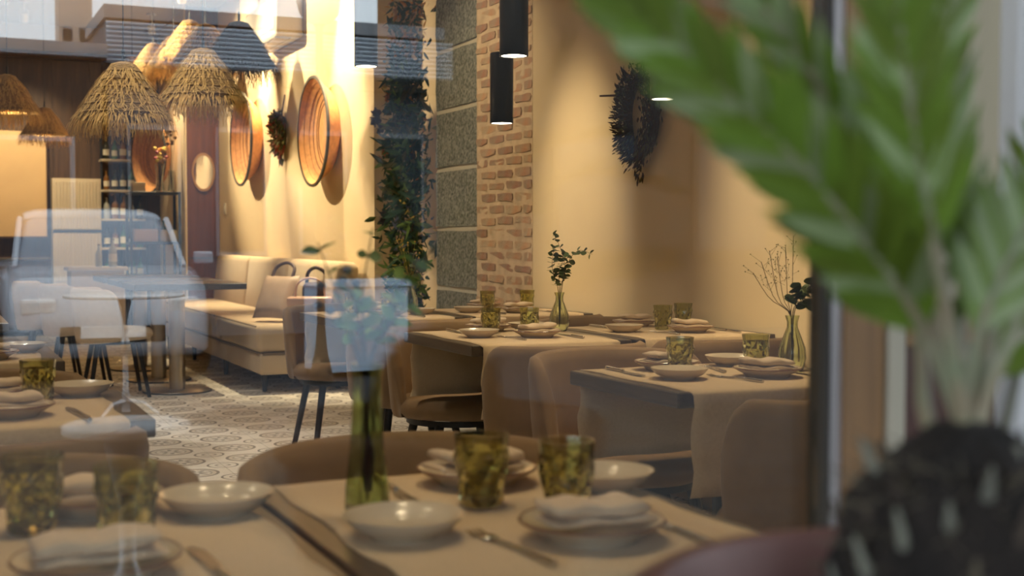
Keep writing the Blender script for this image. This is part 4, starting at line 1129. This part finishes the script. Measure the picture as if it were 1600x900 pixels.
# fronds leaning towards the glass and away from view
def frond3(pts, ln, wd, n):
    global at
    keep = at; at = lambda a, b, c: Vector((a, b, c/K)); frond(pts, ln, wd, n, 45, 8, facing=(0,-.3,1)); at = keep
frond3([(crown.x+.02,crown.y+.05,crown.z+.12),(crown.x+.05,crown.y+.13,crown.z+.20),(crown.x+.10,crown.y+.22,crown.z+.22)], .05, .008, 16)
frond3([(crown.x+.06,crown.y+.02,crown.z+.12),(crown.x+.16,crown.y+.05,crown.z+.19),(crown.x+.26,crown.y+.08,crown.z+.17)], .05, .008, 16)
frond3([(crown.x+.05,crown.y-.03,crown.z+.12),(crown.x+.14,crown.y-.12,crown.z+.18),(crown.x+.22,crown.y-.20,crown.z+.15)], .05, .008, 16)
pst = thing('plant_stand', 'tall dark plant stand under the palm pot', 'stand', (PB.x, PB.y, 0))
MB().lathe([(0,potz-.30),(.15,potz-.30),(.15,potz-.2705),(0,potz-.2705)], 32).build('top', 'dark_wood', pst)
for k in range(3):
    a = 2*PI*k/3+.5; MB().tube([(.11*math.cos(a),.11*math.sin(a),potz-.30),(.16*math.cos(a),.16*math.sin(a),-.1)], [.014,.011], 8).build('leg', 'black_metal', pst)

# ================================================================== THE STREET BEHIND THE CAMERA (seen mirrored in the glass)
struct(MB().box(-12, 14, -6.0, GLASS_Y-.02, -.2, -.10).build('pavement', 'paving'))
struct(MB().box(-14, 22, -60, -6.0, -.3, -.12).build('road', 'asphalt'))
aw = thing('shade_awning', 'unseen cloth awning shaped to shade the restaurant window', 'awning', (0, GLASS_Y-.12, 3.3))  # out of view, shaped to cut skylight on palm and near tables
MB().add([(-4.2,0,.25),(4.5,0,.25),(4.5,-2.7,-.70),(-4.2,-2.7,-.70),(-4.2,0,.23),(4.5,0,.23),(4.5,-2.7,-.72),(-4.2,-2.7,-.72)],
         [(0,1,2,3),(7,6,5,4),(0,4,5,1),(1,5,6,2),(2,6,7,3),(3,7,4,0)]).build('canopy', 'awning_cloth', aw)
MB().box(-4.2, 4.5, -2.71, -2.69, -.86, -.70).build('valance', 'awning_cloth', aw)
for x in (-4.0, 4.3): MB().tube([(x,-.01,-.6),(x,-2.68,-.72)], .015, 8).build('arm', 'alu_light', aw)

def building(x0, x1, y0, y1, h, m, label, floors, cols, z0=.9, fh=3.2, fm='street_grey'):
    t = thing('street_building', label, 'building', ((x0+x1)/2, y1, -.12)); cx = (x0+x1)/2
    MB().box(x0-cx, x1-cx, y0-y1, 0, 0, h).build('walls', m, t)
    MB().box(x0-cx-.05, x1-cx+.05, y0-y1, .15, h, h+.16).build('cornice', fm, t)
    wd = (x1-x0)/cols
    for i in range(cols):
        for k in range(floors):
            a = x0-cx+wd*(i+.5); zb = z0+fh*k
            w_ = MB().box(a-wd*.3, a+wd*.3, .0, .05, zb, zb+1.6).build('window_frame', fm, t)
            MB().box(a-wd*.26, a+wd*.26, .05, .06, zb+.06, zb+1.54).build('pane', 'street_window', w_)
    return t
building(-12, 1.93, -16, -13.8, 3.32, 'street_dark', 'low dark pavilion across the street', 1, 9, .8)
bm_ = building(2.05, 6.3, -16, -14.2, 3.85, 'street_slate', 'low grey building with louvred fascia across the street', 1, 4, 1.0)
building(6.75, 15, -18, -12.5, 11, 'street_dark', 'tall dark building on the right across the street', 3, 4, 1.0, fm='street_dark')
building(3.35, 4.2, -35, -34, 16, 'street_cream', 'distant cream building beyond the low pavilion', 4, 2, 2.0)
lv = thing('louvred_canopy', 'pale louvred fascia along the low grey building', 'canopy', (4.2, -14.0, 3.15))
slat2 = MB().rbox(-2.2, 2.2, -.03, .03, -.012, .012, .004, 1).mesh('slat', 'louvre_blue')
for k in range(9): inst('slat', slat2, lv, (0, .10, .05+.055*k), (R(35),0,0))
MB().box(-2.25, 2.25, .0, .12, -.16, -.02).build('beam', 'street_dark', lv)
for x in (-2.15, 0, 2.15): MB().box(x-.04, x+.04, .0, .06, -.16, .56).build('bracket', 'street_dark', lv)

def car(x, y, rz, m, label):
    t = thing('parked_car', label, 'car', (x, y, -.12), rz, 'cars parked across the street')
    # sections along the length (front at +Y): y, half width, bottom, shoulder height, crown
    sec = [(2.05,.62,.34,.52,.56),(1.98,.76,.24,.66,.70),(1.70,.84,.20,.80,.86),(1.0,.87,.20,.92,.98),(.55,.88,.20,.96,1.0),(-1.2,.88,.20,.98,1.02),(-1.75,.85,.22,.98,1.02),(-2.0,.78,.30,.90,.94),(-2.06,.66,.40,.72,.76)]
    def loft(sec, m_, nm):
        v = []; f = []; n = 12
        for (yy, hw, zb, zs, zc) in sec:
            ring_ = [(-hw*.92,zb),(-hw,zb+.12*(zs-zb)),(-hw,zb+.6*(zs-zb)),(-hw*.97,zs),(-hw*.80,zc-.01),(-hw*.35,zc),(hw*.35,zc),(hw*.80,zc-.01),(hw*.97,zs),(hw,zb+.6*(zs-zb)),(hw,zb+.12*(zs-zb)),(hw*.92,zb)]
            v += [(a, yy, b) for a, b in ring_]
        for i in range(len(sec)-1):
            for j in range(n):
                k = (j+1) % n; f.append((i*n+j, (i+1)*n+j, (i+1)*n+k, i*n+k))
        f.append(tuple(range(n))); f.append(tuple(reversed(range((len(sec)-1)*n, len(sec)*n))))
        return MB().add(v, f).build(nm, m_, t, smooth='all')
    loft(sec, m, 'body')
    loft([(.98,.74,.94,.97,.98),(.35,.68,.94,1.36,1.42),(-.1,.66,.94,1.43,1.49),(-1.1,.66,.94,1.42,1.47),(-1.75,.70,.94,1.05,1.08)], 'car_glass', 'windows')
    loft([(.33,.62,1.39,1.42,1.445),(-.1,.63,1.45,1.48,1.52),(-1.1,.63,1.44,1.47,1.51),(-1.4,.60,1.33,1.36,1.39)], m, 'roof')
    for sx in (-1, 1):
        MB().tube([(sx*.735,.99,.965),(sx*.665,.34,1.41)], .03, 6).build('pillar', m, t)
        l_ = MB().rbox(-.14,.14,-.05,.05,-.07,.07,.03,2).build('headlamp', 'car_lamp', t, (sx*.58,1.97,.66))
        mi = MB().rbox(-.09,.09,-.05,.05,-.06,.06,.02,2).build('wing_mirror', m, t, (sx*.97,.62,1.04))
        for yy in (1.25, -1.25):
            wl = MB().lathe([(0,-.1),(.26,-.1),(.31,-.07),(.31,.07),(.26,.1),(0,.1)], 24, M=Matrix.Rotation(PI/2,4,'Y')).build('wheel', 'rubber', t, (sx*.80,yy,.31), smooth=True)
            MB().lathe([(0,-.104),(.19,-.104),(.19,.104),(0,.104)], 18, M=Matrix.Rotation(PI/2,4,'Y')).build('hubcap', 'alu_light', wl, smooth=True)
    MB().rbox(-.42,.42,2.02,2.065,.36,.50,.01,1).build('grille', 'rubber', t)
    MB().rbox(-.26,.26,2.055,2.075,.40,.50,.004,1).build('number_plate', 'bistro_white', t)
car(1.50, -11.2, R(2), 'car_paint', 'silver car parked across the street on the left')
pn = thing('street_planter', 'pale blue planter box with a shrub on the far kerb', 'planter', (3.55, -9.2, -.12), R(-4))
MB().box(-.40, .40, -.25, .25, .05, .80).build('box', 'planter_blue', pn)
MB().box(-.43, .43, -.28, -.23, .80, .87).box(-.43, .43, .23, .28, .80, .87).box(-.43, -.38, -.23, .23, .80, .87).box(.38, .43, -.23, .23, .80, .87).build('rim', 'planter_blue', pn)
MB().box(-.38, .38, -.23, .23, .78, .82).build('soil', 'soil', pn)
for sx in (-.35, .35):
    for sy in (-.2, .2): MB().box(sx-.04, sx+.04, sy-.04, sy+.04, 0, .05).build('foot', 'street_dark', pn)
random.seed(61)
scatter_leaves(['leaf_green','leaf_teal'], [[(Vector((random.gauss(0,.17),random.gauss(0,.10),.82+abs(random.gauss(0,.22)))), Vector((random.uniform(-1,1),random.uniform(-1,1),random.uniform(-.2,1))), 0) for _ in range(420)] for q in range(2)], pn, ['foliage','foliage'], [.13,.13])

def bistro(x, y, r, h, label):
    t = thing('bistro_table', label, 'table', (x, y, -.10), 0, 'round bistro tables on the pavement')
    MB().lathe([(0,h-.02),(r-.01,h-.02),(r,h-.015),(r,h-.003),(r-.004,h),(0,h)], 40).build('tabletop', 'bistro_white', t, smooth=True)
    MB().lathe([(0,.03),(.03,.03),(.022,.12),(.03,.14),(.02,.18),(.018,h*.55),(.03,h*.58),(.032,h*.61),(.018,h*.65),(.018,h*.8),(.03,h*.86),(.05,h-.021),(0,h-.021)], 20).build('column', 'bistro_iron', t, smooth=True)
    for k in range(3):
        a = 2*PI*k/3+.4; d = Vector((math.cos(a), math.sin(a), 0))
        MB().tube([d*.02+Vector((0,0,.10)), d*.12+Vector((0,0,.09)), d*.22+Vector((0,0,.012))], [.018,.014,.012], 8).build('foot', 'bistro_iron', t, smooth=True)
bistro(1.24, -7.1+GLASS_Y*0, .40, .83, 'white round bistro table on the pavement, farther from the window')
bistro(.38, -.86, .13, .83, 'small white pedestal table on the pavement just behind the camera')
sl = thing('street_lamp', 'globe street lamp on the far pavement', 'street lamp', (3.05, -8.6, -.12))
MB().lathe([(0,0),(.10,0),(.10,.05),(.05,.3),(.035,.5),(.03,2.98),(.05,3.02),(0,3.02)], 16).build('pole', 'street_dark', sl, smooth=True)
MB().lathe([(0,-.19),(.10,-.165),(.165,-.095),(.19,0),(.165,.095),(.10,.165),(0,.19)], 28, c=(0,0,3.2)).build('globe', 'opal', sl, smooth='all')
